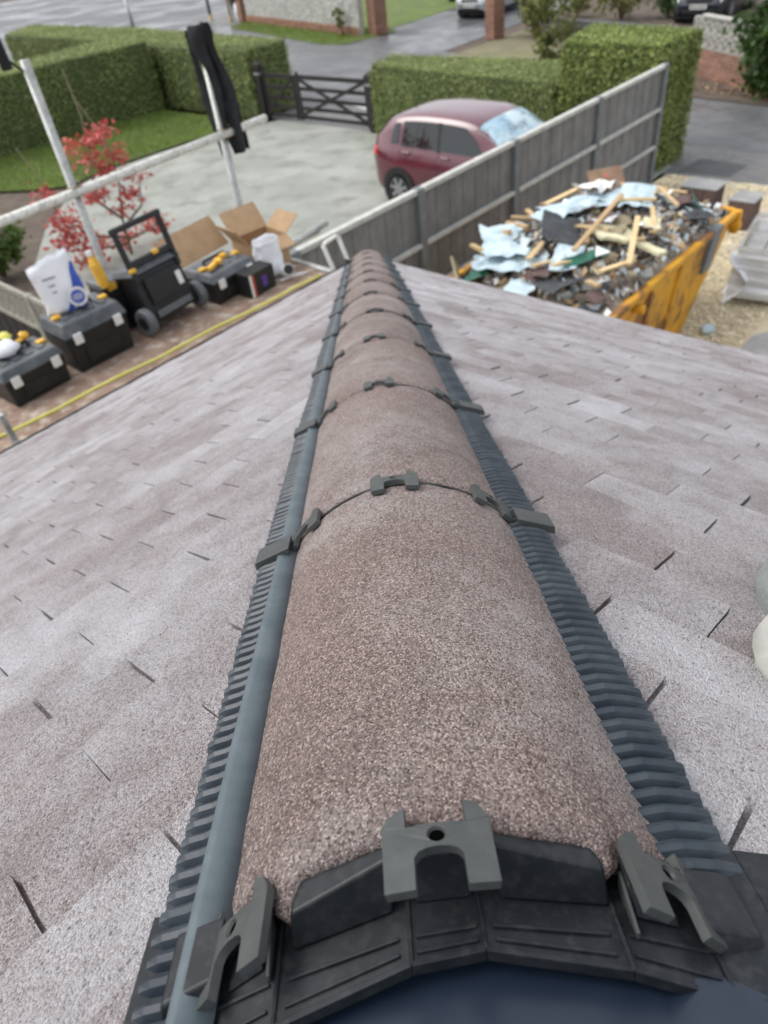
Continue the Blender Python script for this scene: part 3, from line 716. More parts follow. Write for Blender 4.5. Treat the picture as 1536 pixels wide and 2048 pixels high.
mb.grid([[tuple(np.array(sackP(max(-1, 1-(.95*(1-j/10)+.12)+i*(.95*(1-j/10)+.12)/4), j/10*.86, -1))+np.array([0, -.0035, 0])) for i in range(5)] for j in range(11)]); mb.build('blue_print', M_blue, sk, smooth=True)
def disc(mb, cx, cz, r, off, n=24):
    y = [tuple(np.array([cx+r*math.cos(2*math.pi*i/n), -.078-off, cz+r*math.sin(2*math.pi*i/n)])) for i in range(n)]; mb.add(y, [tuple(range(n))])
mb = MB(X); disc(mb, .085, .085, .062, 0); em = mb.build('emblem', M_label, sk, solid=.002)
mb = MB(X); disc(mb, .085, .085, .044, .003); mb.build('emblem_disc', M_blue, em, solid=.001)
mb = MB(X)
for i in range(5): mb.box((.085+(-.026+.013*i), -.084, .085), (.005, .001, .050-.008*abs(i-2)))
mb.build('emblem_bars', M_label, em)
mb = MB(X)
for z, wd in ((.235, .085), (.19, .04), (.15, .03)): mb.box((-.035, -.071+.02*(z-.15)/.1, z), (wd, .001, .008))
mb.build('print_lines', M_greyp, sk)
# trolley tool box standing up on its wheels
X = T(W(-.76, 1.38, PZ)) @ AB @ Rz(6) @ Rx(-12)
tr = thing('trolley_tool_box', 'black wheeled tool trolley standing upright with its handle raised', 'tool trolley', W(-.76, 1.38, PZ))
mb = MB(X); mb.hexa([(-.22, -.13, .06), (.22, -.13, .06), (.22, .14, .06), (-.22, .14, .06)], [(-.205, -.115, .40), (.205, -.115, .40), (.205, .12, .40), (-.205, .12, .40)]); mb.build('body', M_black, tr, bev=.018, segs=3)
mb = MB(X); mb.hexa([(-.23, -.135, .40), (.23, -.135, .40), (.23, .15, .40), (-.23, .15, .40)], [(-.20, -.10, .45), (.20, -.10, .45), (.20, .12, .45), (-.20, .12, .45)]); mb.build('lid', M_lid, tr, bev=.012)
mb = MB(X); mb.box((0, -.142, .11), (.32, .016, .05)); mb.build('foot_bar', M_greyp, tr, bev=.012)
mb = MB(X); mb.box((0, -.139, .27), (.30, .012, .18)); mb.build('back_plate', M_black, tr, bev=.008)
mb = MB(X); mb.box((.13, -.148, .27), (.045, .004, .095)); mb.build('label_plate', M_label, tr, bev=.002)
for s in (-1, 1):
    mb = MB(X); mb.box((s*.19, -.115, .52), (.036, .036, .36)); mb.build('handle_post', M_black, tr, bev=.006)
    Mw = X @ T((s*.245, -.10, .095)) @ Ry(90)
    wv = MB(Mw).cyl((0, 0, -.03), .095, .06, 28).build('wheel', M_greyp, tr, bev=.012)
    MB(Mw).cyl((0, 0, -.034), .05, .068, 20).build('hub', M_black, wv, bev=.004)
mb = MB(X); mb.box((0, -.115, .705), (.43, .04, .04)); mb.build('handle_bar', M_black, tr, bev=.010)
mb = MB(X); mb.box((0, -.105, .475), (.39, .05, .04)); mb.build('cross_bar', M_black, tr, bev=.008)
for x, z in ((.04, .49), (-.19, .44)): MB(X).box((x, -.13, z), (.05, .03, .03)).build('latch', M_yel, tr, bev=.008)
mb = MB(X @ T((-.30, .10, .40))); mb.cyl((0, 0, 0), .042, .19, 18); mb.cyl((0, 0, .19), .042, .05, 18, r2=.018); mb.cyl((0, 0, .24), .02, .04, 14)
bo = thing('spray_bottle', 'yellow bottle with white cap behind the tool trolley', 'bottle', (X @ T((-.30, .10, .40))).translation)
MB(X @ T((-.30, .10, .38))).cyl((0, 0, 0), .04, .17, 18).build('body', M_yel, bo, bev=.008); MB(X @ T((-.30, .10, .38))).cyl((0, 0, .17), .036, .05, 16, r2=.02).build('shoulder', M_yel, bo); MB(X @ T((-.30, .10, .38))).cyl((0, 0, .222), .024, .035, 16).build('cap', M_label, bo, bev=.004)
XS = T(W(-1.02, 1.62, PZ)) @ AB @ Rz(2)
st = thing('tool_case', 'small grey tool case tucked between the tall tool box and the trolley', 'tool case', XS.translation)
MB(XS).box((0, 0, .17), (.20, .20, .34)).build('body', M_black, st, bev=.012); ldd = MB(XS).box((0, 0, .36), (.205, .205, .04)).build('lid', M_greyp, st, bev=.01); MB(XS).box((-.02, -.1, .345), (.07, .02, .05)).build('latch', M_yel, st, bev=.006)
for nm, x, y, z in (('screw_box', .02, .0, .245), ('clamp', -.12, -.04, .26)):
    mb = MB(XC); mb.box((x, y, z), (.16 if nm == 'clamp' else .09, .04, .03), Rz(20)); mb.box((x+.05, y-.02, z+.01), (.05, .05, .03), Rz(20))
    tag(mb.build(nm, M_yel, None, bev=.006), {'screw_box': 'small orange box of screws on the grey tool box lid', 'clamp': 'long yellow clamp lying on the grey tool box lid'}[nm], nm.replace('_', ' '))
# open cardboard box and packaging
X = T(W(.26, 1.46, PZ)) @ AB @ Rz(-6) @ Matrix.Diagonal((.85, .85, .95, 1))
cb = thing('cardboard_box', 'open brown cardboard box with raised flaps on the scaffold boards', 'cardboard box', X.translation)
for c, d, nm in (((0, -.17, .13), (.40, .006, .26), 'front_panel'), ((0, .17, .13), (.40, .006, .26), 'back_panel'), ((-.20, 0, .13), (.006, .334, .26), 'side_panel'), ((.20, 0, .13), (.006, .334, .26), 'side_panel')):
    MB(X).box(c, d).build(nm, M_cardin if nm == 'back_panel' else M_card, cb)
mb = MB(X @ T((0, .17, .26)) @ Rx(-42)); mb.box((.02, 0, .12), (.40, .006, .24)); mb.build('flap', M_card, cb)
mb = MB(X @ T((.20, 0, .26)) @ Ry(58)); mb.box((0, 0, .10), (.006, .33, .20)); mb.build('flap', M_card, cb)
mb = MB(X @ T((-.20, 0, .26)) @ Ry(-38)); mb.box((0, 0, .10), (.006, .33, .20)); mb.build('flap', M_card, cb)
mb = MB(X @ T((0, -.17, .26)) @ Rx(118)); mb.box((0, 0, .07), (.40, .006, .14)); mb.build('flap', M_card, cb)
X2 = T(W(-.02, 1.75, PZ+.20)) @ AB @ Rz(8) @ Rx(-38)
tag(MB(X2).box((-.12, 0, .10), (.62, .008, .26)).build('cardboard_sheet', M_card, None), 'flattened brown cardboard sheet propped behind the grey tool box', 'cardboard')
mb = MB(X @ T((-.10, -.26, .02)))
P = []
for i in range(14):
    z = i/13*.30; P.append([(.16*math.cos(2*math.pi*j/20)*(1-.25*z/.3+.16*noise.noise(Vector((i*.35, j*.5, 1)))), .075*math.sin(2*math.pi*j/20)*(1+.3*noise.noise(Vector((i*.4, j*.6, 4)))), z+.02*noise.noise(Vector((j*.7, 2, i*.2)))) for j in range(21)])
mb.grid(P); tag(mb.build('packaging_bag', M_white, None, smooth=True, solid=.002), 'torn white packaging bag slumped against the cardboard box', 'bag')
X3 = T(W(-.10, 1.13, PZ)) @ AB @ Rz(4)
bb = thing('printed_carton', 'dark printed carton with red and white stripe beside the yellow band', 'carton', X3.translation)
MB(X3).box((.02, .02, .09), (.26, .15, .18)).build('body', M_black, bb, bev=.003)
for dx, mt, nm in ((-.095, M_label, 'white_stripe'), (-.072, mat('red_print', (.45, .06, .04), rough=.5), 'red_stripe'), (.04, mat('purple_print', (.10, .04, .30), rough=.5), 'purple_patch')):
    MB(X3).box((dx, -.0565, .09), (.022 if 'stripe' in nm else .05, .003, .17 if 'stripe' in nm else .08)).build(nm, mt, bb)
X4 = T(W(.20, 1.12, PZ)) @ AB @ Rz(-25)
cn = thing('sealant_tube', 'short white tube standing at the end of the carton, dark open mouth', 'tube', X4.translation)
MB(X4 @ T((0, 0, .05)) @ Rx(62)).cyl((0, 0, -.06), .045, .16, 20).build('body', M_label, cn, bev=.003); MB(X4 @ T((0, 0, .05)) @ Rx(62)).cyl((0, 0, .1005), .039, .002, 20).build('mouth', M_black, cn)
mb = MB(AB); mb.tube([(.10, 1.09, PZ+.02), (.22, 1.04, PZ+.03), (.33, 1.02, PZ+.012)], .008, 6); tag(mb.build('cord', M_white, None, smooth=True), 'thin white cord end trailing onto the yellow band', 'cord')

# ------------------------------------------------------------------ fence
FB = 2.17
fn = thing('panel_fence', 'grey panel fence with pale capping between the driveway and the skip', 'fence', W(5, FB, G))
PA = [-.85, 1.15, 3.10, 5.05, 7.20, 9.32]
def fbow(a): return .02*math.sin(a*1.7)
for i, a in enumerate(PA):
    MB(AB).box((a, FB, G+.91), (.11, .11, 1.82)).build('post', M_post, fn, bev=.008)
for a0, a1 in zip(PA[:-1], PA[1:]):
    L = a1-a0-.11; n = 14; w_ = L/n
    for i in range(n):
        MB(AB).box((a0+.055+w_*(i+.5), FB+.012+(.007 if i % 2 else 0), G+.92), (w_*1.04, .018, 1.68)).build('slat', M_fence, fn)
    MB(AB).box(((a0+a1)/2, FB+.012, G+.075), (L, .045, .15)).build('gravel_board', M_post, fn, bev=.006)
    for z in (.62, 1.19): MB(AB).box(((a0+a1)/2, FB-.035, G+z), (L, .055, .05)).build('rail', M_cap, fn, bev=.006)
    MB(AB).box(((a0+a1)/2, FB, G+1.79), (L, .085, .055)).build('capping', M_cap, fn, bev=.008)

# ------------------------------------------------------------------ skip and its load
k = NT('skip_yellow'); pos = k.n('ShaderNodeNewGeometry').outputs['Position']
c = k.mix(k.ramp(k.noise(pos, 5, 6), .35, .7), (.72, .36, .012), (.55, .25, .012)); c = k.mix(k.ramp(k.noise(pos, 2.3, 9, .66, .4), .49, .58, 0, .9), c, (.20, .085, .028)); c = k.mix(k.ramp(k.noise(pos, 9, 7, .7), .60, .68, 0, .8), c, (.10, .06, .035))
k.l(c, k.p.inputs['Base Color']); k.set(Roughness=.55); k.bump(k.noise(pos, 14, 6), .3, .02); M_skip = k.m
M_skipd = mat('skip_dirty', (.16, .09, .05), (.25, .14, .06), 5, rough=.8)
XK = AB @ T((3.95, .34, G))
sp = thing('skip', 'battered yellow builders skip heaped with roofing waste', 'skip', XK.translation)
def sk_ring(z): # half lengths along a, half width
    t = z/1.2; return .72+(1.50-.72)*t, .80+.10*t
def skp(sa, sb, z): L, w_ = sk_ring(z); return (sa*L, sb*w_, z)
for sb, nm in ((-1, 'side_panel'), (1, 'side_panel')):
    mb = MB(XK); P = []
    for j in range(7):
        z = 1.2*j/6; P.append([(lambda q: (q[0], q[1]+.012*noise.noise(Vector((i*.9, j*.8, sb)))*(1 if 0 < j < 6 else 0), q[2]))(skp(-1+2*i/14, sb, z)) for i in range(15)])
    mb.grid(P); mb.build(nm, M_skip, sp, solid=.012)
for sa in (-1, 1):
    mb = MB(XK); mb.grid([[skp(sa, -1+2*i/6, 1.2*j/4) for i in range(7)] for j in range(5)]); mb.build('end_panel', M_skip, sp, solid=.012)
mb = MB(XK); mb.box((0, 0, .02), (1.44, 1.6, .03)); mb.build('floor', M_skipd, sp)
for sb in (-1, 1): MB(XK).box((0, sb*.915, 1.19), (3.04, .075, .07)).build('rim', M_skip, sp, bev=.012)
for sa in (-1, 1): MB(XK).box((sa*1.51, 0, 1.19), (.075, 1.75, .07)).build('rim', M_skip, sp, bev=.012)
for sa in (-.55, .12): # pressed ribs on the sides
    for sb in (-1, 1):
        mb = MB(XK); b4 = [(sa-.06, sb*.83, .1), (sa+.06, sb*.83, .1), (sa+.06, sb*.80, .1), (sa-.06, sb*.80, .1)]; t4 = [(sa-.05, sb*.935, 1.15), (sa+.05, sb*.935, 1.15), (sa+.05, sb*.90, 1.15), (sa-.05, sb*.90, 1.15)]
        mb.hexa(b4, t4); mb.build('rib', M_skip, sp, bev=.01)
mb = MB(XK); mb.hexa([(.80, -.905, .72), (1.0, -.905, .72), (1.0, -.86, .72), (.80, -.86, .72)], [(.78, -.965, 1.235), (1.0, -.965, 1.235), (1.0, -.86, 1.235), (.78, -.86, 1.235)]); mb.build('dark_plate', M_post, sp, bev=.006)
for sb in (-1, 1):
    for sa in (-.95, 1.42):
        MB(XK @ T((sa, sb*.96, 1.08)) @ Rx(90)).cyl((0, 0, -.05), .045, .10, 16).build('lug', M_skip, sp, bev=.006)
MB(XK).box((1.47, -.93, 1.10), (.09, .10, .26)).build('corner_post', M_skip, sp, bev=.02)
def heap(a, b):     # height of the load, in world z, at local skip coordinates
    q = max(0, 1-(a/1.65)**4)*max(0, 1-(b/1.05)**4)
    return G+1.08+.34*q+.07*noise.noise(Vector((a*2.2, b*2.2, 3)))
mb = MB(XK); n1, n2 = 44, 30
mb.grid([[(-1.46+2.92*i/n1, -.88+1.76*j/n2, heap(-1.46+2.92*i/n1, -.88+1.76*j/n2)-G-.05+.03*noise.noise(Vector((i*.8, j*.8, 1)))) for j in range(n2+1)] for i in range(n1+1)])
hp = mb.build('rubble', mat('rubble_dirt', (.24, .20, .155), (.36, .31, .25), 9, rough=.95, c3=(.12, .11, .10), s3=7), None); tag(hp, 'mixed dirt and small rubble filling the yellow skip', 'rubble', kind='stuff')
V = []; r = np.random.default_rng(5)
for i in range(2600):
    a, b = r.uniform(-1.42, 1.42), r.uniform(-.86, .86); z = heap(a, b)-G+r.uniform(-.03, .03); s = r.uniform(.012, .06)
    q = r.normal(size=(3, 3)); u = q[0]/np.linalg.norm(q[0]); v = np.cross(u, q[1]); v /= np.linalg.norm(v)
    c = np.array([a, b, z]); s2 = s*r.uniform(.2, 1)
    V += [c-u*s-v*s2, c+u*s-v*s2*.7, c+u*s*.8+v*s2, c-u*s*.9+v*s2]
V = np.array(V); V[:, 0] += 3.95; V[:, 1] += .34; V[:, 2] += G
k = NT('debris_chips'); g = k.n('ShaderNodeNewGeometry'); rp = k.n('ShaderNodeValToRGB'); k.l(g.outputs['Random Per Island'], rp.inputs[0]); rp.color_ramp.interpolation = 'CONSTANT'
cols = [(.18, .16, .14), (.42, .29, .16), (.62, .70, .74), (.28, .22, .18), (.56, .46, .30), (.06, .06, .065), (.74, .75, .73), (.58, .66, .70)]
while len(rp.color_ramp.elements) < len(cols): rp.color_ramp.elements.new(.5)
for i, c in enumerate(cols): rp.color_ramp.elements[i].position = i/len(cols); rp.color_ramp.elements[i].color = (*c, 1)
k.l(rp.outputs[0], k.p.inputs['Base Color']); k.set(Roughness=.8)
tag(soup('debris_chips', toab(V), 4, k.m), 'small broken chips scattered over the load of the skip', 'debris', kind='stuff')
M_mb1 = mat('pale_blue_membrane', (.52, .63, .67), (.42, .54, .60), 9, rough=.55, bump=.3, bscale=40, bdist=.01)
M_felt = mat('black_felt', (.035, .038, .042), (.06, .065, .07), 12, rough=.75)
M_greenm = mat('green_membrane', (.012, .10, .065), (.02, .14, .09), 9, rough=.5)
M_timb = mat('pale_timber', (.62, .47, .26), (.50, .36, .19), 7, rough=.8, objr=.2)
M_timo = mat('orange_timber', (.50, .34, .18), (.40, .27, .14), 7, rough=.8, objr=.2)
M_insul = mat('cream_foam', (.66, .62, .42), (.58, .54, .36), 9, rough=.85)
M_slate = mat('old_tile_brown', (.10, .06, .055), (.15, .10, .09), 9, rough=.8)
M_slate2 = mat('brown_ply', (.30, .19, .12), (.22, .14, .09), 7, rough=.8)
M_wood = mat('weathered_wood', (.24, .20, .13), (.33, .28, .18), 8, rough=.85)
def crumple(name, label, cat, mt, a, b, dz, L, D, rot, seed, amp=.06, tilt=(0, 0), solid=.004, group=None):
    a_, b_ = a-3.95, b-.34; X = AB @ T((a, b, heap(a_, b_)+dz)) @ Rz(rot) @ Rx(tilt[0]) @ Ry(tilt[1])
    mb = MB(X); nx, ny = max(6, int(L/.045)), max(5, int(D/.045)); P = []
    for i in range(nx+1):
        row = []
        for j in range(ny+1):
            x = L*(i/nx-.5); y = D*(j/ny-.5)
            e = 1+.18*noise.noise(Vector((j*.5, seed, 0))); e2 = 1+.2*noise.noise(Vector((i*.5, seed, 9)))
            ridg = abs(noise.noise(Vector((x*5+seed, y*5, 0)))); z = amp*(1.7*ridg+1.1*noise.noise(Vector((x*2.2, y*2.6, seed))))
            row.append((x*e, y*e2, z))
        P.append(row)
    mb.grid(P); return tag(mb.build(name, mt, None, smooth=False, solid=solid), label, cat, group)
def plank(name, label, cat, mt, a, b, dz, L, wd, th_, rot, pitch=0, roll=0, group=None, bev=.003):
    X = AB @ T((a, b, heap(a-3.95, b-.34)+dz)) @ Rz(rot) @ Ry(pitch) @ Rx(roll)
    mb = MB(X); n = 6; r = random.Random(len(label)+int(a*100))
    bow = r.uniform(-.012, .012)
    for i in range(1): mb.hexa([(-L/2, -wd/2, -th_/2), (L/2, -wd/2, -th_/2), (L/2, wd/2, -th_/2), (-L/2, wd/2, -th_/2)], [(-L/2+r.uniform(0, .02), -wd/2, th_/2), (L/2-r.uniform(0, .03), -wd/2, th_/2), (L/2, wd/2, th_/2), (-L/2, wd/2, th_/2)])
    return tag(mb.build(name, mt, None, bev=bev), label, cat, group)
GM = 'crumpled pale blue membranes in the skip'
LM = 'crumpled pale blue roofing membrane in the skip'
for i, (a, b, dz, L, D, rot, lb) in enumerate([(3.10, 1.02, .07, .95, .46, 38, 'pale blue membrane crumpled along the fence side beside the orange offcuts'), (2.78, .72, .06, .75, .40, -60, 'pale blue membrane over the green sheet at the fence end of the skip'), (4.25, .62, .10, 1.25, .40, -30, 'longest pale blue membrane stretched in front of the white rubbish bag'),
        (3.95, .76, .10, .90, .36, -8, 'pale blue membrane behind the broad black felt sheet'), (4.62, .26, .09, .70, .34, 20, 'pale blue membrane lying by the green sheet at the far corner'), (2.30, -.18, .05, .34, .26, 70, 'pale blue membrane scrap sticking up at the roof end of the skip'), (3.0, .20, .05, .55, .28, 20, 'pale blue membrane beside the folded green strip'),
        (3.35, 1.10, .06, .55, .3, 20, 'pale blue membrane tucked under the orange timber offcuts'), (2.50, .42, .05, .35, .3, 10, 'small pale blue membrane scrap at the eaves end of the load'), (4.85, -.30, .05, .42, .2, 50, 'narrow pale blue membrane under the standing green sheet')]):
    crumple('membrane_sheet', lb, 'membrane', M_mb1, a, b, dz, L, D, rot, 3.1*i+.4, .05, group=GM)
crumple('felt_sheet', 'broad black roofing felt sheet curling over the middle of the skip load', 'felt', M_felt, 3.42, .52, .12, .58, .42, 30, 21, .02, (18, -6))
crumple('felt_sheet', 'small black felt scrap wedged by the skip side near the roof', 'felt', M_felt, 2.40, -.38, .08, .40, .26, 12, 23, .03, (20, 0))
crumple('felt_sheet', 'black plastic scrap beneath the green sheet at the skip corner', 'felt', M_felt, 4.70, -.28, .05, .46, .34, 60, 24, .05)
crumple('felt_sheet', 'black felt strip in the near end of the skip', 'felt', M_felt, 2.62, .05, .05, .42, .3, -20, 26, .05)
crumple('green_sheet', 'green plastic sheet standing up at the far corner of the skip', 'plastic sheet', M_greenm, 4.88, -.30, .12, .40, .26, 30, 31, .02, (55, 0))
crumple('green_sheet', 'green membrane strip folded across the near middle of the skip', 'plastic sheet', M_greenm, 3.02, .02, .09, .50, .13, -25, 33, .02, (15, 0))
crumple('green_sheet', 'green membrane hanging at the fence side of the skip', 'plastic sheet', M_greenm, 2.62, 1.0, .04, .36, .30, 20, 35, .04, (-20, 0))
crumple('green_sheet', 'green sheet edge under the long blue membrane', 'plastic sheet', M_greenm, 3.88, .80, .04, .45, .16, -20, 36, .02, (25, 0))
tri = MB(AB @ T((3.10, -.10, heap(-.85, -.44)+.13)) @ Rz(-25) @ Rx(14)); tri.prism([(-.09, -.05), (.09, -.05), (.02, .10)], 0, .004)
tag(tri.build('card_triangle', M_label, None), 'white triangular offcut lying on the folded green strip', 'offcut')
crumple('white_bag', 'white rubbish bag with red print on top of the skip load', 'bag', M_label, 4.62, .78, .13, .46, .36, 0, 41, .10)
MBX = AB @ T((4.60, .66, heap(.65, .32)+.27)); o = MB(MBX).box((0, 0, 0), (.10, .05, .006), Rz(40) @ Rx(35)).build('red_scrap', mat('red_scrap', (.62, .10, .07), rough=.6), None); tag(o, 'small red scrap of print on the white rubbish bag', 'scrap')
crumple('cream_panel', 'dirty cream insulation board lying in the middle of the skip', 'board', M_insul, 3.62, .02, .08, .52, .38, 30, 44, .02, (10, 8), .03)
crumple('cream_panel', 'narrow cream foam offcut beside the skip rim', 'board', M_insul, 3.52, -.42, .10, .34, .12, 70, 46, .01, (6, 0), .03)
crumple('cream_panel', 'small cream foam piece next to the pale batten', 'board', M_insul, 3.95, -.22, .10, .3, .16, 25, 47, .03, (6, 0), .02)
crumple('sack_scrap', 'grey brown woven sack draped behind the cream insulation board', 'sack', M_wood, 3.78, .18, .06, .55, .4, 10, 49, .06)
plank('timber_batten', 'long bent pale batten reaching across the black felt', 'timber', M_timo, 3.62, .20, .17, 1.35, .05, .026, 8, -4)
plank('timber_batten', 'long pale batten slanting towards the skip rim', 'timber', M_timb, 3.42, -.28, .15, .95, .055, .03, 22, -6)
plank('timber_plank', 'short pale plank sticking up beside the fence at the top of the load', 'timber', M_timb, 4.42, 1.08, .16, .48, .10, .025, -60, -24)
plank('timber_plank', 'brown board leaning behind the white rubbish bag', 'timber', M_slate2, 4.92, .80, .16, .42, .30, .02, -38, 0, 42)
plank('timber_plank', 'old brown edge board standing against the fence at the end of the skip', 'timber', M_wood, 2.55, 1.22, .06, .85, .16, .03, 42, 4, 60)
for i in range(12):
    r = random.Random(60+i); plank('timber_offcut', 'short orange timber offcut stacked along the fence side of the skip', 'timber', M_timo if i % 3 else M_timb, 3.0+.105*i+r.uniform(-.05, .05), 1.20-.012*i+r.uniform(-.05, .05), .05+r.uniform(0, .10), r.uniform(.22, .42), .05, .035, r.uniform(40, 120), r.uniform(-22, 22), group='orange offcuts along the fence side')
for i in range(16):
    r = random.Random(90+i); plank('timber_offcut', 'broken pale timber piece tumbled on the skip load', 'timber', M_timb, r.uniform(2.5, 5.1), r.uniform(-.45, .8), .06+r.uniform(0, .06), r.uniform(.18, .55), r.uniform(.03, .07), .022, r.uniform(-90, 90), r.uniform(-16, 16), group='broken pale timber on the load')
for i in range(10):
    r = random.Random(120+i); plank('broken_tile', 'broken brown roof tile lying in the skip load', 'tile', M_slate, r.uniform(2.5, 5.1), r.uniform(-.45, .85), .06+r.uniform(0, .05), r.uniform(.14, .26), .16, .012, r.uniform(-90, 90), r.uniform(-26, 26), group='broken tiles in the skip load')
for i in range(9):
    r = random.Random(150+i); crumple('paper_scrap', 'crumpled white packaging scrap among the rubble', 'packaging', M_white, r.uniform(2.4, 5.0), r.uniform(-.4, .9), .06, r.uniform(.14, .28), .15, r.uniform(0, 90), 60+i, .05, group='white packaging scraps in the skip')
# stacked tiles, wrapped pallet, litter on the gravel
for lb, a, b, h, na, nb in (('tall stack of dark brown roof tiles standing on the gravel', 8.15, .80, .52, 3, 2), ('lower stack of dark brown roof tiles by the skip corner', 8.20, .16, .40, 2, 1)):
    t = thing('tile_stack', lb, 'tile stack', W(a, b, G))
    for k_ in range(na*nb*8):
        i = k_ % 8; c = k_//8; r = random.Random(k_); lay = c % nb; cx = c//nb
        MB(AB).box((a-.21+.052*i+r.uniform(-.004, .004), b+(cx-(na-1)/2)*.175, G+h/nb*(lay+.5)+.003), (.04, .165, h/nb-.01)).build('tile', M_slate, t)
    top = MB(AB).box((a, b, G+h+.008), (.46, na*.175+.03, .01)).build('cover_sheet', M_slab, t)
X = AB @ T((6.36, -1.0, G)) @ Rz(8)
pl = thing('wrapped_pallet', 'pallet of grey slabs wrapped in torn clear white film beside the skip', 'pallet', X.translation)
for i in range(5): MB(X).box((-.5+.25*i, 0, .125), (.12, .95, .025)).build('deck_board', M_wood, pl)
for y in (-.4, 0, .4): MB(X).box((0, y, .055), (1.1, .09, .10)).build('bearer', M_wood, pl)
for i in range(3):
    for j in range(4): MB(X).box((-.36+.36*i, -.33+.22*j, .14+.25), (.35, .205, .48)).build('slab', M_slab, pl, bev=.006)
mb = MB(X); P = []
for i in range(15):
    z = .10+.62*i/14; P.append([((.60+.03*noise.noise(Vector((i*.7, j*.4, 2)))+.05*(z < .2))*sx, (.50+.035*noise.noise(Vector((i*.7, j*.4, 6))))*sy, z+.02*noise.noise(Vector((j, 3, 1)))) for j, (sx, sy) in enumerate([(1, -1), (.5, -1), (0, -1), (-.5, -1), (-1, -1), (-1, -.5), (-1, 0), (-1, .5), (-1, 1), (-.5, 1), (0, 1), (.5, 1), (1, 1), (1, .5), (1, 0), (1, -.5), (1, -1)])])
mb.grid(P)
k = NT('wrap_film'); k.set(Base_Color=(.86, .88, .90, 1), Roughness=.25, Transmission_Weight=.15); k.p.inputs['Alpha'].default_value = .8; M_film = k.m
mb.build('film', M_film, pl, smooth=False)
crumple2 = MB(AB @ T((5.85, -.62, G+.3)) @ Rz(20)); P = []
for i in range(9): P.append([(-.25+.5*i/8+.04*noise.noise(Vector((i, j*.5, 1))), .12*math.cos(j*.7)+.05*noise.noise(Vector((i*.6, j, 3))), .30-.07*j+.05*noise.noise(Vector((i*.8, j*.8, 9)))) for j in range(9)])
crumple2.grid(P); tag(crumple2.build('film_scrap', M_white, None, solid=.003), 'loose white film bunched between the skip and the pallet', 'film')
for lb, a, b, s in (('small pale blue litter scrap on the gravel', 4.85, -.72, .10), ('white stone lump at the edge of the slabs', 4.95, -1.55, .13)):
    mb = MB(AB @ T((a, b, G+.045))); lump(mb, (0, 0, 0), s, a, None, (1, .8, .45)); tag(mb.build('litter' if 'litter' in lb else 'stone', M_mb1 if 'litter' in lb else M_slab, None, smooth=True), lb, 'litter' if 'litter' in lb else 'stone')
# gravel stones
r = np.random.default_rng(11); N = 26000
oct_v = np.array([(1, 0, 0), (-1, 0, 0), (0, 1, 0), (0, -1, 0), (0, 0, 1), (0, 0, -1)], float)
oct_f = np.array([(0, 2, 4), (2, 1, 4), (1, 3, 4), (3, 0, 4), (2, 0, 5), (1, 2, 5), (3, 1, 5), (0, 3, 5)])
a = r.uniform(2.6, 9.95, N); b = r.uniform(-2.6, 2.05, N)
keep = ~((a < 5.5) & (b < -1.15)); a, b = a[keep], b[keep]; N = len(a)
sz = r.uniform(.010, .026, (N, 1, 3))*np.array([1.2, 1, .7]); ang = r.uniform(0, 6.28, N)
pv = oct_v[None]*sz*(1+.25*r.normal(size=(N, 6, 1)).clip(-1, 1)); c, s = np.cos(ang)[:, None], np.sin(ang)[:, None]
pv = np.stack([pv[..., 0]*c-pv[..., 1]*s+a[:, None], pv[..., 0]*s+pv[..., 1]*c+b[:, None], pv[..., 2]+G+.006], -1)
me = bpy.data.meshes.new('gravel'); VV = toab(pv.reshape(-1, 3)); FF = (oct_f[None]+6*np.arange(N)[:, None, None]).reshape(-1, 3)
me.vertices.add(len(VV)); me.vertices.foreach_set('co', VV.astype(np.float32).ravel()); me.loops.add(FF.size); me.loops.foreach_set('vertex_index', FF.astype(np.int32).ravel())
me.polygons.add(len(FF)); me.polygons.foreach_set('loop_start', np.arange(0, FF.size, 3, dtype=np.int32)); me.polygons.foreach_set('loop_total', np.full(len(FF), 3, np.int32)); me.update(calc_edges=True)
tag(link('gravel', me, M_stone), 'pale golden gravel spread around the skip', 'gravel', kind='stuff')
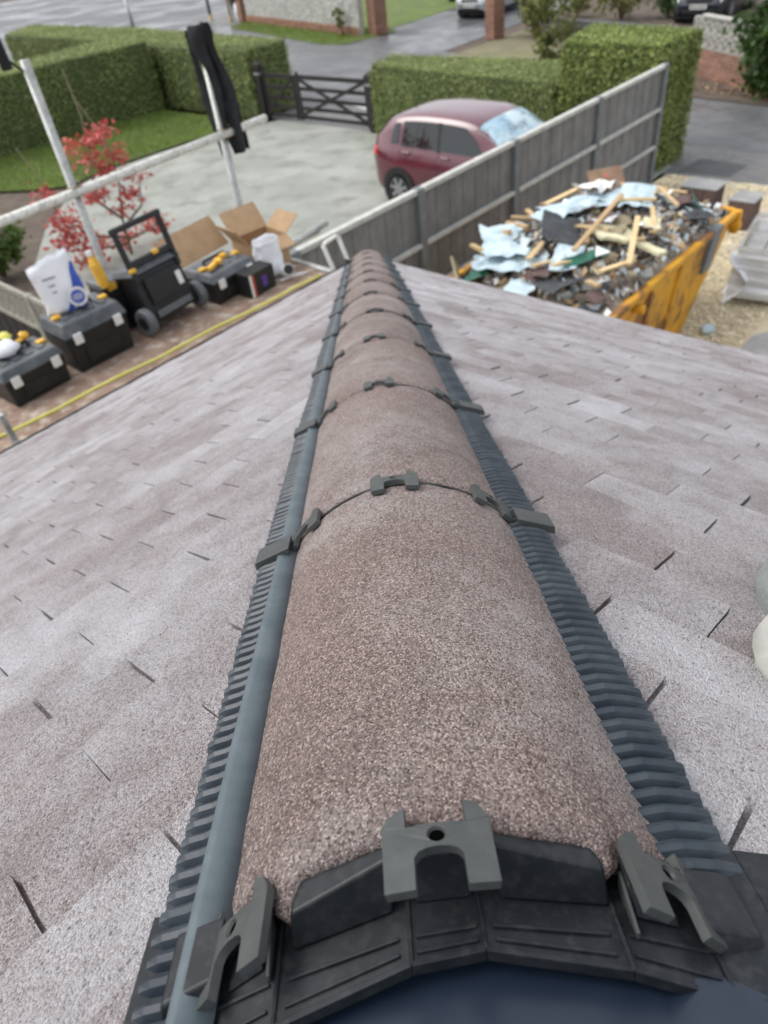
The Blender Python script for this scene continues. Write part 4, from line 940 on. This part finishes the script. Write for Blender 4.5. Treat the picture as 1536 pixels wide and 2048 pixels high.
# ------------------------------------------------------------------ hedges
def leaves_on(pts, nrm, size, rng, jit=.05, asp=.55):
    N = len(pts); d = rng.normal(size=(N, 3))*.62; d = d+nrm*1.0; d /= np.linalg.norm(d, axis=1)[:, None]
    q = rng.normal(size=(N, 3)); u = np.cross(d, q); u /= np.linalg.norm(u, axis=1)[:, None]; v = np.cross(d, u)
    s = size*rng.uniform(.6, 1.4, (N, 1)); p = pts+nrm*rng.uniform(-jit, jit*.7, (N, 1))
    return np.stack([p-u*s, p-v*s*asp, p+u*s, p+v*s*asp], 1).reshape(-1, 3)
def hedge(label, poly, h, dens, seed, leaf=None, size=.035, group=None, taper=.03):
    rng = np.random.default_rng(seed); poly = np.array(poly, float); c = poly.mean(0)
    t = thing('hedge', label, 'hedge', W(c[0], c[1], G), group)
    mb = MB(AB); inn = [tuple(c+(p-c)*(1-.05/np.linalg.norm(p-c)*1.4)) for p in poly]; mb.prism(inn, G, G+h-.05); mb.build('branch_core', M_hcore, t)
    V = []; n = len(poly); area2 = 0
    sgn = 1 if sum(poly[i][0]*poly[(i+1) % n][1]-poly[(i+1) % n][0]*poly[i][1] for i in range(n)) > 0 else -1
    for i in range(n):
        p, q = poly[i], poly[(i+1) % n]; L = np.linalg.norm(q-p); k = int(L*h*dens)
        u = rng.uniform(0, 1, k); z = rng.uniform(0, 1, k)**.9*h
        nn = np.array([(q-p)[1], -(q-p)[0]])/L*sgn
        bump = np.array([.05*noise.noise(Vector((x*L*1.1+i*7, y*1.3, seed)))+.025*noise.noise(Vector((x*L*4, y*4, seed+3))) for x, y in zip(u, z)])
        rnd = -.10*np.clip((z-h+.16)/.16, 0, 1)**2
        pts = np.column_stack([p[None]+(q-p)[None]*u[:, None]+nn[None]*(bump+rnd)[:, None], z+G])
        V.append(leaves_on(pts, np.column_stack([np.tile(nn, (k, 1)), np.zeros(k)]), size, rng))
    lo, hi = poly.min(0), poly.max(0); k = int((hi-lo).prod()*dens); P = rng.uniform(lo, hi, (k, 2)); ins = np.ones(k, bool)
    for i in range(n):
        p, q = poly[i], poly[(i+1) % n]; cr_ = (q[0]-p[0])*(P[:, 1]-p[1])-(q[1]-p[1])*(P[:, 0]-p[0]); ins &= (cr_*sgn > 0)
    P = P[ins]; bump = np.array([.045*noise.noise(Vector((x*1.0, y*1.0, seed+9)))+.02*noise.noise(Vector((x*5, y*5, seed))) for x, y in P])
    V.append(leaves_on(np.column_stack([P, G+h+bump-.01]), np.tile(np.array([0, 0, 1.]), (len(P), 1)), size, rng))
    soup('foliage', toab(np.concatenate(V)), 4, leaf or M_hleaf, t)
    return t
hedge('long clipped green hedge along the lawn side, ending at the corner', [(-5, 18.9), (10.1, 17.9), (10.6, 19.7), (-5, 20.9)], 1.78, 950, 1, size=.028)
hedge('clipped green hedge along the road from the gate post past the lawn', [(10.15, 13.65), (10.3, 17.7), (10.9, 24), (11.2, 29.5), (13.0, 30.5), (12.7, 22.8), (12.0, 17), (11.6, 13.65)], 1.62, 950, 2, size=.028)
hedge('low clipped green hedge behind the maroon car', [(9.55, 4.25), (10.15, 9.35), (11.2, 9.5), (11.35, 4.3)], 1.42, 1900, 3, size=.022)
hedge('tall block of hedge at the road end of the grey fence', [(9.55, 2.35), (9.6, 4.2), (11.2, 4.45), (11.0, 2.3)], 2.02, 1900, 4, M_hleaf2, .027)

def shrub(name, label, cat, a, b, rad, hgt, n, mt, seed, size=.05, stems=5, group=None, z0=G, base=.15, trunk_h=None):
    rng = np.random.default_rng(seed); t = thing(name, label, cat, W(a, b, z0), group)
    mb = MB(AB)
    tips = []
    for i in range(stems):
        an = 2*math.pi*i/stems+rng.uniform(-.4, .4); rr_ = rad*rng.uniform(.35, .8); hh = hgt*rng.uniform(.6, .98)
        p0 = (a+.03*math.cos(an), b+.03*math.sin(an), z0); p1 = (a+rr_*.35*math.cos(an), b+rr_*.35*math.sin(an), z0+hh*.45); p2 = (a+rr_*math.cos(an), b+rr_*math.sin(an), z0+hh)
        mb.tube([p0, p1, p2], [.022, .014, .004], 6); tips += [p1, p2, tuple((np.array(p1)+np.array(p2))/2)]
    mb.build('stem', M_bark, t, smooth=True)
    C = []; 
    for i in range(max(8, n//70)):
        tp = tips[rng.integers(len(tips))]; C.append(np.array(tp)+rng.normal(size=3)*np.array([rad*.28, rad*.28, hgt*.14]))
    C = np.array(C); C[:, 2] = np.clip(C[:, 2], z0+base, z0+hgt)
    idx = rng.integers(len(C), size=n); pts = C[idx]+rng.normal(size=(n, 3))*rad*.13
    nn = rng.normal(size=(n, 3)); nn[:, 2] += .8; nn /= np.linalg.norm(nn, axis=1)[:, None]
    soup('crown', toab(leaves_on(pts, nn, size, rng, .02)), 4, mt, t); return t
shrub('bush', 'rounded green bush beside the lawn edge behind the tool boxes', 'bush', 1.0, 10.0, .62, .85, 2600, M_bush, 21, .05, 9, base=.1)
shrub('young_tree', 'thin olive leaved young tree behind the low hedge', 'tree', 12.6, 5.9, .62, 3.2, 1500, M_olive, 22, .06, 7, base=.9)
shrub('bush', 'dark green bush at the right end of the lattice block wall', 'bush', 15.6, 2.3, 1.0, 2.0, 4200, M_dkbush, 23, .08, 9, base=.1)
shrub('bush', 'straggly olive bush beside the brick pier across the road', 'bush', 21.4, 11.9, .9, 1.3, 1500, M_olive, 24, .07, 8, base=.1)
shrub('bush', 'small climbing plant against the flint wall', 'plant', 20.75, 20.6, .35, 1.2, 380, M_olive, 25, .05, 4, base=.3)
for i, (a, b) in enumerate(((24.5, 10.5), (25.0, 12.5), (24.8, 8.9))):
    shrub('bush', ('leafless brown shrub on the far bank', 'olive shrub on the far bank near the silver car', 'low shrub on the far bank near the dark blue car')[i], 'bush', a, b, 1.0, 1.1, 900, (M_olive, M_olive, M_dkbush)[i], 30+i, .07, 8, base=.1)
# grass
def grass(name, label, poly, n, seed, h=.05):
    rng = np.random.default_rng(seed); poly = np.array(poly, float); lo, hi = poly.min(0), poly.max(0); P = rng.uniform(lo, hi, (n, 2)); m_ = len(poly)
    ins = np.zeros(n, bool)
    for i in range(m_):
        (x1, y1), (x2, y2) = poly[i], poly[(i+1) % m_]; c_ = ((y1 > P[:, 1]) != (y2 > P[:, 1])) & (P[:, 0] < (x2-x1)*(P[:, 1]-y1)/(y2-y1+1e-9)+x1); ins ^= c_
    P = P[ins]; k = len(P); ang = rng.uniform(0, 6.28, k); hh = h*rng.uniform(.5, 1.3, k); w_ = .006+.008*rng.uniform(size=k)
    d = np.column_stack([np.cos(ang), np.sin(ang)])*w_[:, None]; ln = rng.normal(size=(k, 2))*.03
    z = np.full(k, G+.02)
    V = np.stack([np.column_stack([P-d, z]), np.column_stack([P+d, z]), np.column_stack([P+ln, z+hh])], 1).reshape(-1, 3)
    tag(soup(name, toab(V), 3, M_grass), label, 'grass', kind='stuff')
LAWN = [(9.95, 13.75), (9.95, 18.0), (-4, 18.6), (-4, 16.2), (3.3, 15.3), (3.9, 14.3), (4.4, 13.7), (5.4, 14.0), (6.8, 14.0), (9.0, 13.8)]
grass('lawn_grass', 'short green grass covering the front lawn', LAWN, 70000, 41)
grass('verge_grass', 'rough grass on the verge in front of the flint wall', [(far_edge(19.0)-.9, 19.2), (far_edge(20)-1.2, 20.5), (far_edge(29.5)-1.0, 29.6), (far_edge(30)+1.2, 30), (far_edge(19.2)+1.6, 18.6)], 16000, 42, .10)

# ------------------------------------------------------------------ gate
GA = 10.3
gt = thing('double_gate', 'dark timber double field gate with cross braces across the driveway', 'gate', W(GA, 11.5, G))
for b, h, wd in ((13.45, 1.28, .19), (9.52, 1.20, .17)):
    p = MB(AB).box((GA, b, G+h/2), (wd, wd, h)).build('post', M_gate, gt, bev=.012); MB(AB).box((GA, b, G+h-.20), (wd+.012, wd+.012, .05)).build('worn_band', M_postcap, p)
    mb = MB(AB); mb.hexa([(GA-wd*.55, b-wd*.55, G+h), (GA+wd*.55, b-wd*.55, G+h), (GA+wd*.55, b+wd*.55, G+h), (GA-wd*.55, b+wd*.55, G+h)], [(GA-.02, b-.02, G+h+.06), (GA+.02, b-.02, G+h+.06), (GA+.02, b+.02, G+h+.06), (GA-.02, b+.02, G+h+.06)]); mb.build('post_cap', M_gate, p)
for b0, b1 in ((12.13, 13.32), (9.63, 12.05)):
    for z in (.16, .36, .57, .80, 1.05): MB(AB).box((GA, (b0+b1)/2, G+z), (.03, b1-b0, .085 if z < 1 else .10)).build('rail', M_gate, gt, bev=.004)
    for b in (b0+.035, b1-.035): MB(AB).box((GA, b, G+.62), (.06, .085, 1.08)).build('stile', M_gate, gt, bev=.005)
    def brace(p, q):
        p, q = Vector(p), Vector(q); d = q-p; L = d.length; an = math.atan2(d.z, d.y)
        MB(AB @ T((p+q)/2) @ Rx(math.degrees(an))).box((-.03, 0, 0), (.025, L, .075)).build('brace', M_gate, gt)
    if b1-b0 > 2: brace((GA, b0+.08, G+.2), (GA, b1-.08, G+1.02)); brace((GA-.026, b0+.08, G+1.02), (GA-.026, b1-.08, G+.2))
    else: brace((GA, b0+.08, G+1.02), (GA, b1-.08, G+.2))
MB(AB).box((GA, 12.09, G+1.12), (.08, .14, .05)).build('latch', M_postcap, gt, bev=.006)

# ------------------------------------------------------------------ cars
def smooth_interp(x, xs, ys):
    x = min(max(x, xs[0]), xs[-1])
    for i in range(len(xs)-1):
        if x <= xs[i+1]:
            t = (x-xs[i])/(xs[i+1]-xs[i]); m = lambda k: 0 if k in (0, len(xs)-1) else (ys[k+1]-ys[k-1])/(xs[k+1]-xs[k-1])
            h = xs[i+1]-xs[i]; t2, t3 = t*t, t*t*t
            return (2*t3-3*t2+1)*ys[i]+(t3-2*t2+t)*h*m(i)+(-2*t3+3*t2)*ys[i+1]+(t3-t2)*h*m(i+1)
def car(label, X, paint, group=None, ws=None):
    ws = ws or M_glass
    t = thing('parked_car', label, 'car', X.translation, group)
    ys = [-1.90, -1.84, -1.70, -1.45, -1.0, -.4, .2, .55, .80, 1.10, 1.40, 1.70, 1.84, 1.90]
    top = [.62, .98, 1.22, 1.40, 1.475, 1.49, 1.455, 1.36, 1.22, 1.03, .96, .86, .72, .52]
    hw = [.66, .74, .79, .82, .83, .835, .835, .83, .825, .815, .80, .755, .70, .60]
    bot = [.36, .27, .22, .2, .18, .18, .18, .18, .18, .18, .19, .22, .27, .34]
    def sec(y, v):          # v 0..1 from sill to centre top
        tp, w_, b_ = smooth_interp(y, ys, top), smooth_interp(y, ys, hw), smooth_interp(y, ys, bot)
        belt = min(.93-.05*(y+1.9)/3.8*1.0, tp-.05) if tp > 1.0 else tp-.07
        gw = w_*(.80 if tp > 1.3 else .80+.12*min(1, (1.3-tp)/.3))
        pts = [(w_*.93, b_), (w_*.985, b_+.12), (w_, (b_+belt)/2+.05), (w_*.985, belt-.05), (w_*.955, belt), (gw+.045*(tp-belt > .2), belt+(tp-belt)*.55), (gw, tp-.075*min(1, (tp-belt)/.3)), (gw*.80, tp-.022*min(1, (tp-belt)/.3)), (gw*.4, tp-.004), (0, tp)]
        f = v*(len(pts)-1); i = min(int(f), len(pts)-2); q = f-i
        return (pts[i][0]*(1-q)+pts[i+1][0]*q, pts[i][1]*(1-q)+pts[i+1][1]*q)
    NY = 40; yy = [-1.9+3.8*i/NY for i in range(NY+1)]; P = []
    for y in yy:
        row = [(sec(y, k/9)[0], y, sec(y, k/9)[1]) for k in range(10)]; P.append([(-x, y_, z) for x, y_, z in row]+[(x, y_, z) for x, y_, z in row[::-1]][1:])
    mb = MB(X); mb.grid(P)
    n = len(P[0]); mb.f.append(tuple(range(n))); e = NY*n; mb.f.append(tuple(e+i for i in range(n-1, -1, -1)))
    body = mb.build('body', paint, t, smooth=True)
    for p in body.data.polygons:
        if len(p.vertices) > 4: p.use_smooth = False
    MB(X).box((0, 0, .17), (1.5, 3.3, .10)).build('underbody', M_trim, t)
    def patch(name, mt, y0, y1, v0, v1, side, off=.007, ny=8, nv=5, skew0=0, skew1=0, parent=None):
        mb = MB(X); P = []
        for i in range(ny+1):
            row = []
            for j in range(nv+1):
                q = j/nv; y = (y0+skew0*q)+((y1+skew1*q)-(y0+skew0*q))*i/ny; x, z = sec(y, v0+(v1-v0)*q); row.append((side*(x+off), y, z+off*.3))
            P.append(row)
        mb.grid(P); return mb.build(name, mt, parent or t, smooth=True)
    for sd_ in (-1, 1):
        patch('side_window', M_glass, -1.16, -.36, .47, .645, sd_, skew0=.05, skew1=.0)
        patch('side_window', M_glass, -.29, .62, .47, .645, sd_, skew1=-.42)
        patch('side_window', M_glass, -1.40, -1.22, .48, .63, sd_, skew0=.08, skew1=.03)
        patch('window_pillar', M_trim, -.36, -.29, .46, .65, sd_, off=.006)
        for y in (-1.18, -.325, .72): patch('door_seam', M_trim, y-.006, y+.006, .06, .45, sd_, off=.002, ny=1)
        for y in (-1.02, -.17): 
            x, z = sec(y, .37); MB(X).box((sd_*(x+.012), y, z+.02), (.03, .17, .035)).build('door_handle', paint, t, bev=.012)
        x, z = sec(.56, .45); MB(X).box((sd_*(x+.10), .56, z+.06), (.17, .10, .13)).build('mirror', paint, t, bev=.035, segs=3)
        patch('tail_lamp', M_taill, -1.885, -1.72, .30, .46, sd_, off=.010)
        patch('headlamp', M_headl, 1.50, 1.86, .36, .52, sd_, off=.010)
        patch('sill_trim', M_trim, -1.2, 1.1, .0, .07, sd_, off=.006)
        for y in (-1.22, 1.23):
            Mw = X @ T((sd_*.73, y, .295)) @ Ry(90)
            MB(X @ T((sd_*.70, y, .30)) @ Ry(90)).cyl((0, 0, -.145), .36, .29, 32).build('wheel_arch', M_trim, t)
            wh = thing_part = MB(Mw).cyl((0, 0, -.11), .295, .225, 32).build('wheel', M_tyre, t, bev=.03, segs=3)
            MB(Mw).cyl((0, 0, -.118), .20, .241, 32).build('rim', M_trim, wh)
            mb = MB(Mw)
            for q in range(7): mb.box((.10, 0, 0), (.18, .055, .250), Rz(q*360/7))
            mb.cyl((0, 0, -.127), .045, .254, 16); mb.build('spokes', M_rim, wh)
            mb = MB(Mw); P = [[((.197 if k_ else .185)*math.cos(2*math.pi*q/32), (.197 if k_ else .185)*math.sin(2*math.pi*q/32), sgn*.123) for q in range(33)] for sgn in (1,) for k_ in (0, 1)]
            mb.grid(P); mb.grid([[(p[0], p[1], -p[2]) for p in row] for row in P]); mb.build('rim_ring', M_rim, wh)
    def cross(name, mt, y0, y1, f, off=.008, nx=10, ny=6, vlo=.62):
        mb = MB(X); P = []
        for i in range(ny+1):
            y = y0+(y1-y0)*i/ny; row = []
            for j in range(nx+1):
                s = -1+2*j/nx; v = vlo+(1-vlo)*(1-abs(s)); x, z = sec(y, v); row.append((math.copysign(x, s) if s else 0, y, z+off))
            P.append(row)
        mb.grid(P); return mb.build(name, mt, t, smooth=True)
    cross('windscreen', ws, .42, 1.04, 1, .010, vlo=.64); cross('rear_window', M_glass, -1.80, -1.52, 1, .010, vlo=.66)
    MB(X).box((0, 1.905, .46), (.52, .012, .115)).build('number_plate', M_plate, t)
    mb = MB(X)
    for q in range(7): mb.box((-.20+.065*q+(.02 if q > 3 else 0), 1.9125, .46), (.035, .002, .07))
    mb.build('plate_characters', M_trim, t)
    MB(X).box((0, -1.905, .62), (.52, .012, .115)).build('number_plate', M_plate, t)
    MB(X).box((0, 1.885, .62), (.80, .03, .09)).build('grille', M_trim, t, bev=.01); MB(X).box((0, 1.89, .33), (1.0, .03, .10)).build('lower_grille', M_trim, t, bev=.01)
    MB(X).cyl((0, -1.40, 1.40), .006, .18, 6).build('aerial', M_trim, t)
    mb = MB(X @ T((.05, 1.02, 1.065)) @ Rz(82)); mb.box((0, 0, 0), (.012, .5, .012)); mb.build('wiper', M_trim, t)
    return t
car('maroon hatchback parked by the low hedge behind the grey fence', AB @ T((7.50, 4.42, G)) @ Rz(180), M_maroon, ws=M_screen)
car('silver car facing out of the drive beside the brick pier across the road', AB @ T((26.2, 16.9, G)) @ Rz(90), M_silver)
car('black car parked further back on the drive across the road', AB @ T((30.2, 20.4, G)) @ Rz(84), M_dkblue)
car('dark blue car parked behind the pierced block wall', AB @ T((25.4, 7.55, G)) @ Rz(94), M_dkblue)

# ------------------------------------------------------------------ red maple
mp = thing('maple_tree', 'small red leaved maple growing at the edge of the driveway', 'tree', W(2.75, 8.6, G))
mb = MB(AB)
BRN = [[(2.75, 8.6, G), (2.80, 8.6, -2.0), (2.95, 8.6, -1.5), (3.0, 8.6, -1.05), (2.95, 8.62, -.72)], [(2.80, 8.6, -2.0), (2.45, 8.55, -1.6), (2.55, 8.5, -1.05), (2.65, 8.5, -.7)], [(2.75, 8.6, -2.3), (2.2, 8.65, -2.1), (1.85, 8.7, -1.7), (1.7, 8.7, -1.25)],
       [(2.85, 8.6, -2.1), (3.2, 8.55, -1.9), (3.3, 8.5, -1.45)], [(2.75, 8.6, -2.35), (3.2, 8.5, -2.3), (3.45, 8.45, -2.15)], [(2.75, 8.6, -2.4), (2.3, 8.5, -2.3), (2.0, 8.4, -2.15)]]
for q in BRN: mb.tube(q, [.026-.018*i/(len(q)-1) for i in range(len(q))], 7)
mb.build('trunk', M_bark, mp, smooth=True)
mb = MB(AB)
for q in ([(2.60, 8.5, -.85), (2.66, 8.5, -.35), (2.63, 8.5, .25)], [(1.75, 8.7, -1.3), (1.70, 8.7, -.95), (1.58, 8.7, -.56)], [(2.4, 8.5, -1.4), (2.25, 8.5, -1.0), (2.1, 8.5, -.5)], [(2.9, 8.6, -.9), (2.85, 8.6, -.5), (2.72, 8.6, -.2)]): mb.tube(q, [.010, .008, .005], 5)
mb.build('bare_twig', M_twig, mp, smooth=True)
rng = np.random.default_rng(9); V = []
CL = [(2.65, -.70, 1), (3.05, -.72, 1), (2.68, -1.03, .9), (3.0, -1.04, 1), (3.24, -1.42, .6), (2.29, -.74, .5), (1.72, -1.27, .5), (1.68, -1.64, .8), (1.66, -1.96, 1.), (2.46, -1.54, .9), (2.68, -1.57, 1), (2.92, -1.6, .8), (2.85, -1.87, .5), (3.30, -2.19, .6), (3.46, -2.35, .9), (2.0, -2.2, 1), (1.92, -2.35, 1.1), (2.75, -1.2, .6), (2.86, -2.4, .6), (2.02, -1.7, .5), (2.3, -2.3, .6), (1.85, -1.85, .8), (2.15, -2.1, .7)]
for a, z, w_ in CL:
    n = int(95*w_); c = np.array([a, 8.58+rng.normal()*.15, z]); pts = c+rng.normal(size=(n, 3))*np.array([.12, .12, .065])
    nn = np.tile(np.array([0, -.3, 1.]), (n, 1)); V.append(leaves_on(pts, nn, .05, rng, .02, .55))
soup('crown', toab(np.concatenate(V)), 4, M_red, mp)
# weathered trellis fence by the left corner
tf = thing('trellis_fence', 'weathered grey timber trellis with a post behind the low tool box', 'trellis', W(-.3, 5.6, G))
M_trel = mat('weathered_trellis', (.33, .31, .26), (.24, .23, .19), 9, rough=.85)
for b in (5.42, 7.2, 3.6): MB(AB).box((-.3, b, G+.62), (.08, .08, 1.24)).build('post', M_trel, tf, bev=.006)
for z in (1.2, .78): MB(AB).box((-.3, 5.4, G+z), (.05, 3.6, .06)).build('rail', M_trel, tf, bev=.005)
for i in range(22):
    for sgn in (-1, 1): MB(AB @ T((-.3+.012*sgn, 3.7+i*.165, G+.985)) @ Rx(45*sgn)).box((0, 0, 0), (.012, .035, .52)).build('slat', M_trel, tf)
for i in range(12): MB(AB).box((-.3, 3.75+i*.3, G+.38), (.016, .26, .74)).build('board', M_gate, tf)

# ------------------------------------------------------------------ across the road
# flint wall with brick base and end piers
FW0, FW1 = Vector((20.75, 19.65)), Vector((23.55, 29.9)); fd = (FW1-FW0); FL = fd.length; fa = math.degrees(math.atan2(fd.y, fd.x))
XF = AB @ T((FW0.x, FW0.y, G)) @ Rz(fa)       # local x along the wall, +y towards the road
fw = thing('flint_wall', 'grey flint garden wall with red brick base across the road', 'wall', (XF @ Vector((FL/2, 0, 0))))
MB(XF).box((FL/2, -.13, .85), (FL, .22, 1.70)).build('core', M_mortar, fw)
mb = MB(XF)
for c_ in range(4):
    for i in range(int(FL/.235)): mb.box((.12+i*.235+(.11 if c_ % 2 else 0), .0, .037+c_*.075), (.222, .06, .063))
o = mb.build('brick_course', M_bricks, fw); o['kind'] = 'stuff'
rng = np.random.default_rng(3); mb = MB(XF)
P = []
for i in range(int(FL/.11)):
    for j in range(12):
        x = .08+i*.11+rng.uniform(-.03, .03); z = .36+j*.11+rng.uniform(-.03, .03); s = rng.uniform(.035, .06); s2 = rng.uniform(.03, .055); an = rng.uniform(0, 3.1)
        P.append((x, z, s, s2, an))
for x, z, s, s2, an in P:
    ring = [(x+s*math.cos(t)*math.cos(an)-s2*math.sin(t)*math.sin(an), -.018, z+s*math.cos(t)*math.sin(an)+s2*math.sin(t)*math.cos(an)) for t in [k_*math.pi/3 for k_ in range(6)]]
    mb.add(ring+[(x, .022, z)], [(k_, (k_+1) % 6, 6) for k_ in range(6)])
o = mb.build('flint', M_flint, fw); o['kind'] = 'stuff'
def brick_pier(label, a, b, s, h, rot, ivy=False):
    X = AB @ T((a, b, G)) @ Rz(rot); t = thing('brick_pier', label, 'pier', X.translation, None)
    MB(X).box((0, 0, h/2), (s-.02, s-.02, h)).build('core', M_mortar, t)
    me = {}
    for c_ in range(int(h/.075)):
        for side in range(4):
            for i in range(2):
                L = s/2-.008; u = (-s/4 if i == 0 else s/4)
                Mx = X @ Rz(90*side) @ T((u, s/2-.03, .037+c_*.075))
                if 'b' not in me: me['b'] = MB().box((0, 0, 0), (L, .075, .064)).mesh('brick')
                link('brick', me['b'], M_brick, t, Mx)
    MB(X).box((0, 0, h+.03), (s+.06, s+.06, .06)).build('coping', M_block, t, bev=.01)
    return t
brick_pier('square red brick pier at the drive end of the flint wall', 21.25, 19.1, .55, 1.75, fa)
brick_pier('square red brick pier at the far end of the flint wall', 23.75, 30.3, .45, 1.7, fa)
brick_pier('red brick gate pier with green moss in front of the silver car', 20.9, 13.35, .46, 1.6, fa)
# lattice block wall on brick base
XL = AB @ T((17.25, 4.95, G)) @ Rz(-124)      # local x along the wall towards the right
lw = thing('pierced_block_wall', 'pale pierced concrete block wall on a red brick base across the road', 'wall', (XL @ Vector((2.2, 0, 0))))
bm_ = MB().box((0, 0, 0), (.215, .10, .065)).mesh('brick')
MB(XL).box((2.4, 0, .30), (4.8, .085, .60)).build('core', M_mortar, lw)
for c_ in range(8):
    for i in range(21): link('brick', bm_, M_brick, lw, XL @ T((.12+i*.226+(.11 if c_ % 2 else 0), 0, .037+c_*.075)))
mb = MB(); q = .29
for s in (-1, 1): mb.box((s*(q/2-.012), 0, 0), (.024, .09, q)); mb.box((0, 0, s*(q/2-.012)), (q, .09, .024))
for s in (-1, 1):
    mb.box((0, 0, 0), (q*1.22, .085, .028), Matrix.Rotation(R_(45*s), 4, 'Y'))
ring = [[((.075 if k_ else .098)*math.cos(t), yy_, (.075 if k_ else .098)*math.sin(t)) for t in [i*math.pi/8 for i in range(17)]] for yy_, k_ in ((-.042, 0), (-.042, 1), (.042, 1), (.042, 0), (-.042, 0))]
bl = mb.mesh('pierced_block')
for c_ in range(2):
    for i in range(15): link('pierced_block', bl, M_block, lw, XL @ T((.17+i*.30, 0, .62+.15+c_*.30)))
MB(XL).box((2.4, 0, 1.255), (4.1, .16, .05)).build('coping', M_block, lw, bev=.006)
X = AB @ T((22.3, 9.8, G)) @ Rz(74); tag(MB(X).box((-.3, 0, .13), (6.4, .22, .26)).build('low_wall', M_asph2, None, bev=.01), 'low dark kerb wall in front of the far bank shrubs', 'low wall')
# street furniture and bins
lp_ = thing('lamp_post', 'slim grey lamp post beside the road junction', 'lamp post', W(22.0, 37.8, G))
MB(AB).tube([(22.0, 37.8, G), (22.0, 37.8, G+1.3)], .095, 14).build('base', M_galv, lp_, smooth=True); MB(AB).tube([(22.0, 37.8, G+1.3), (22.0, 37.8, G+6)], [.06, .045], 12).build('column', M_galv, lp_, smooth=True); MB(AB).box((21.7, 37.8, G+6.0), (.6, .18, .10)).build('lantern', M_greyp, lp_, bev=.03)
for i, (a, b, lb) in enumerate(((24.1, 31.0, 'black wheeled bin standing beside the far end of the flint wall'), (24.6, 31.7, 'second black wheeled bin standing farther from the flint wall'))):
    X = AB @ T((a, b, G)) @ Rz(fa+180); t = thing('wheeled_bin', lb, 'bin', X.translation, 'wheeled bins')
    mb = MB(X); mb.hexa([(-.22, -.25, .08), (.22, -.25, .08), (.22, .25, .08), (-.22, .25, .08)], [(-.28, -.34, .95), (.28, -.34, .95), (.28, .34, .95), (-.28, .34, .95)]); mb.build('body', M_black, t, bev=.02)
    MB(X).box((0, 0, .99), (.60, .74, .07)).build('lid', M_black, t, bev=.02)
    for s in (-1, 1): MB(X @ T((s*.2, .27, .10)) @ Ry(90)).cyl((0, 0, -.03), .10, .06, 18).build('wheel', M_tyre, t)
    MB(X).tube([(-.2, .36, .93), (.2, .36, .93)], .018, 8).build('handle', M_black, t, smooth=True)
mb = MB(AB @ T((23.75, 30.75, G))); lump(mb, (0, 0, .38), .30, 5., None, (.6, .6, 1.3)); tag(mb.build('refuse_sack', M_white, None, smooth=True), 'white refuse sack leaning by the far brick pier', 'sack')
for i, (a, b, lb) in enumerate(((24.0, 33.4, 'timber gate post with pale foot beside the far drive'), (23.7, 31.35, 'short pale timber post beside the wheeled bins'))):
    t = thing('timber_post', lb, 'post', W(a, b, G)); MB(AB).box((a, b, G+.75), (.11, .11, 1.0)).build('shaft', M_gate if i == 0 else M_wood, t); MB(AB).box((a, b, G+.13), (.14, .14, .26)).build('foot', M_timb, t)
# leaf litter on the planting bed and road edge
rng = np.random.default_rng(77); N = 500; a = 15.2+rng.uniform(-.9, 1.0, N)+.1; b = rng.uniform(-.5, 4.3, N); pts = np.column_stack([a+.28*b, b, np.full(N, G+.03)])
tag(soup('leaf_litter', toab(leaves_on(pts, np.tile(np.array([0, 0, 1.]), (N, 1)), .05, rng, .02)), 4, leafmat('dead_leaf', (.30, .14, .07), (.55, .42, .28))), 'fallen brown leaves on the soil below the pierced block wall', 'leaf litter', kind='stuff')
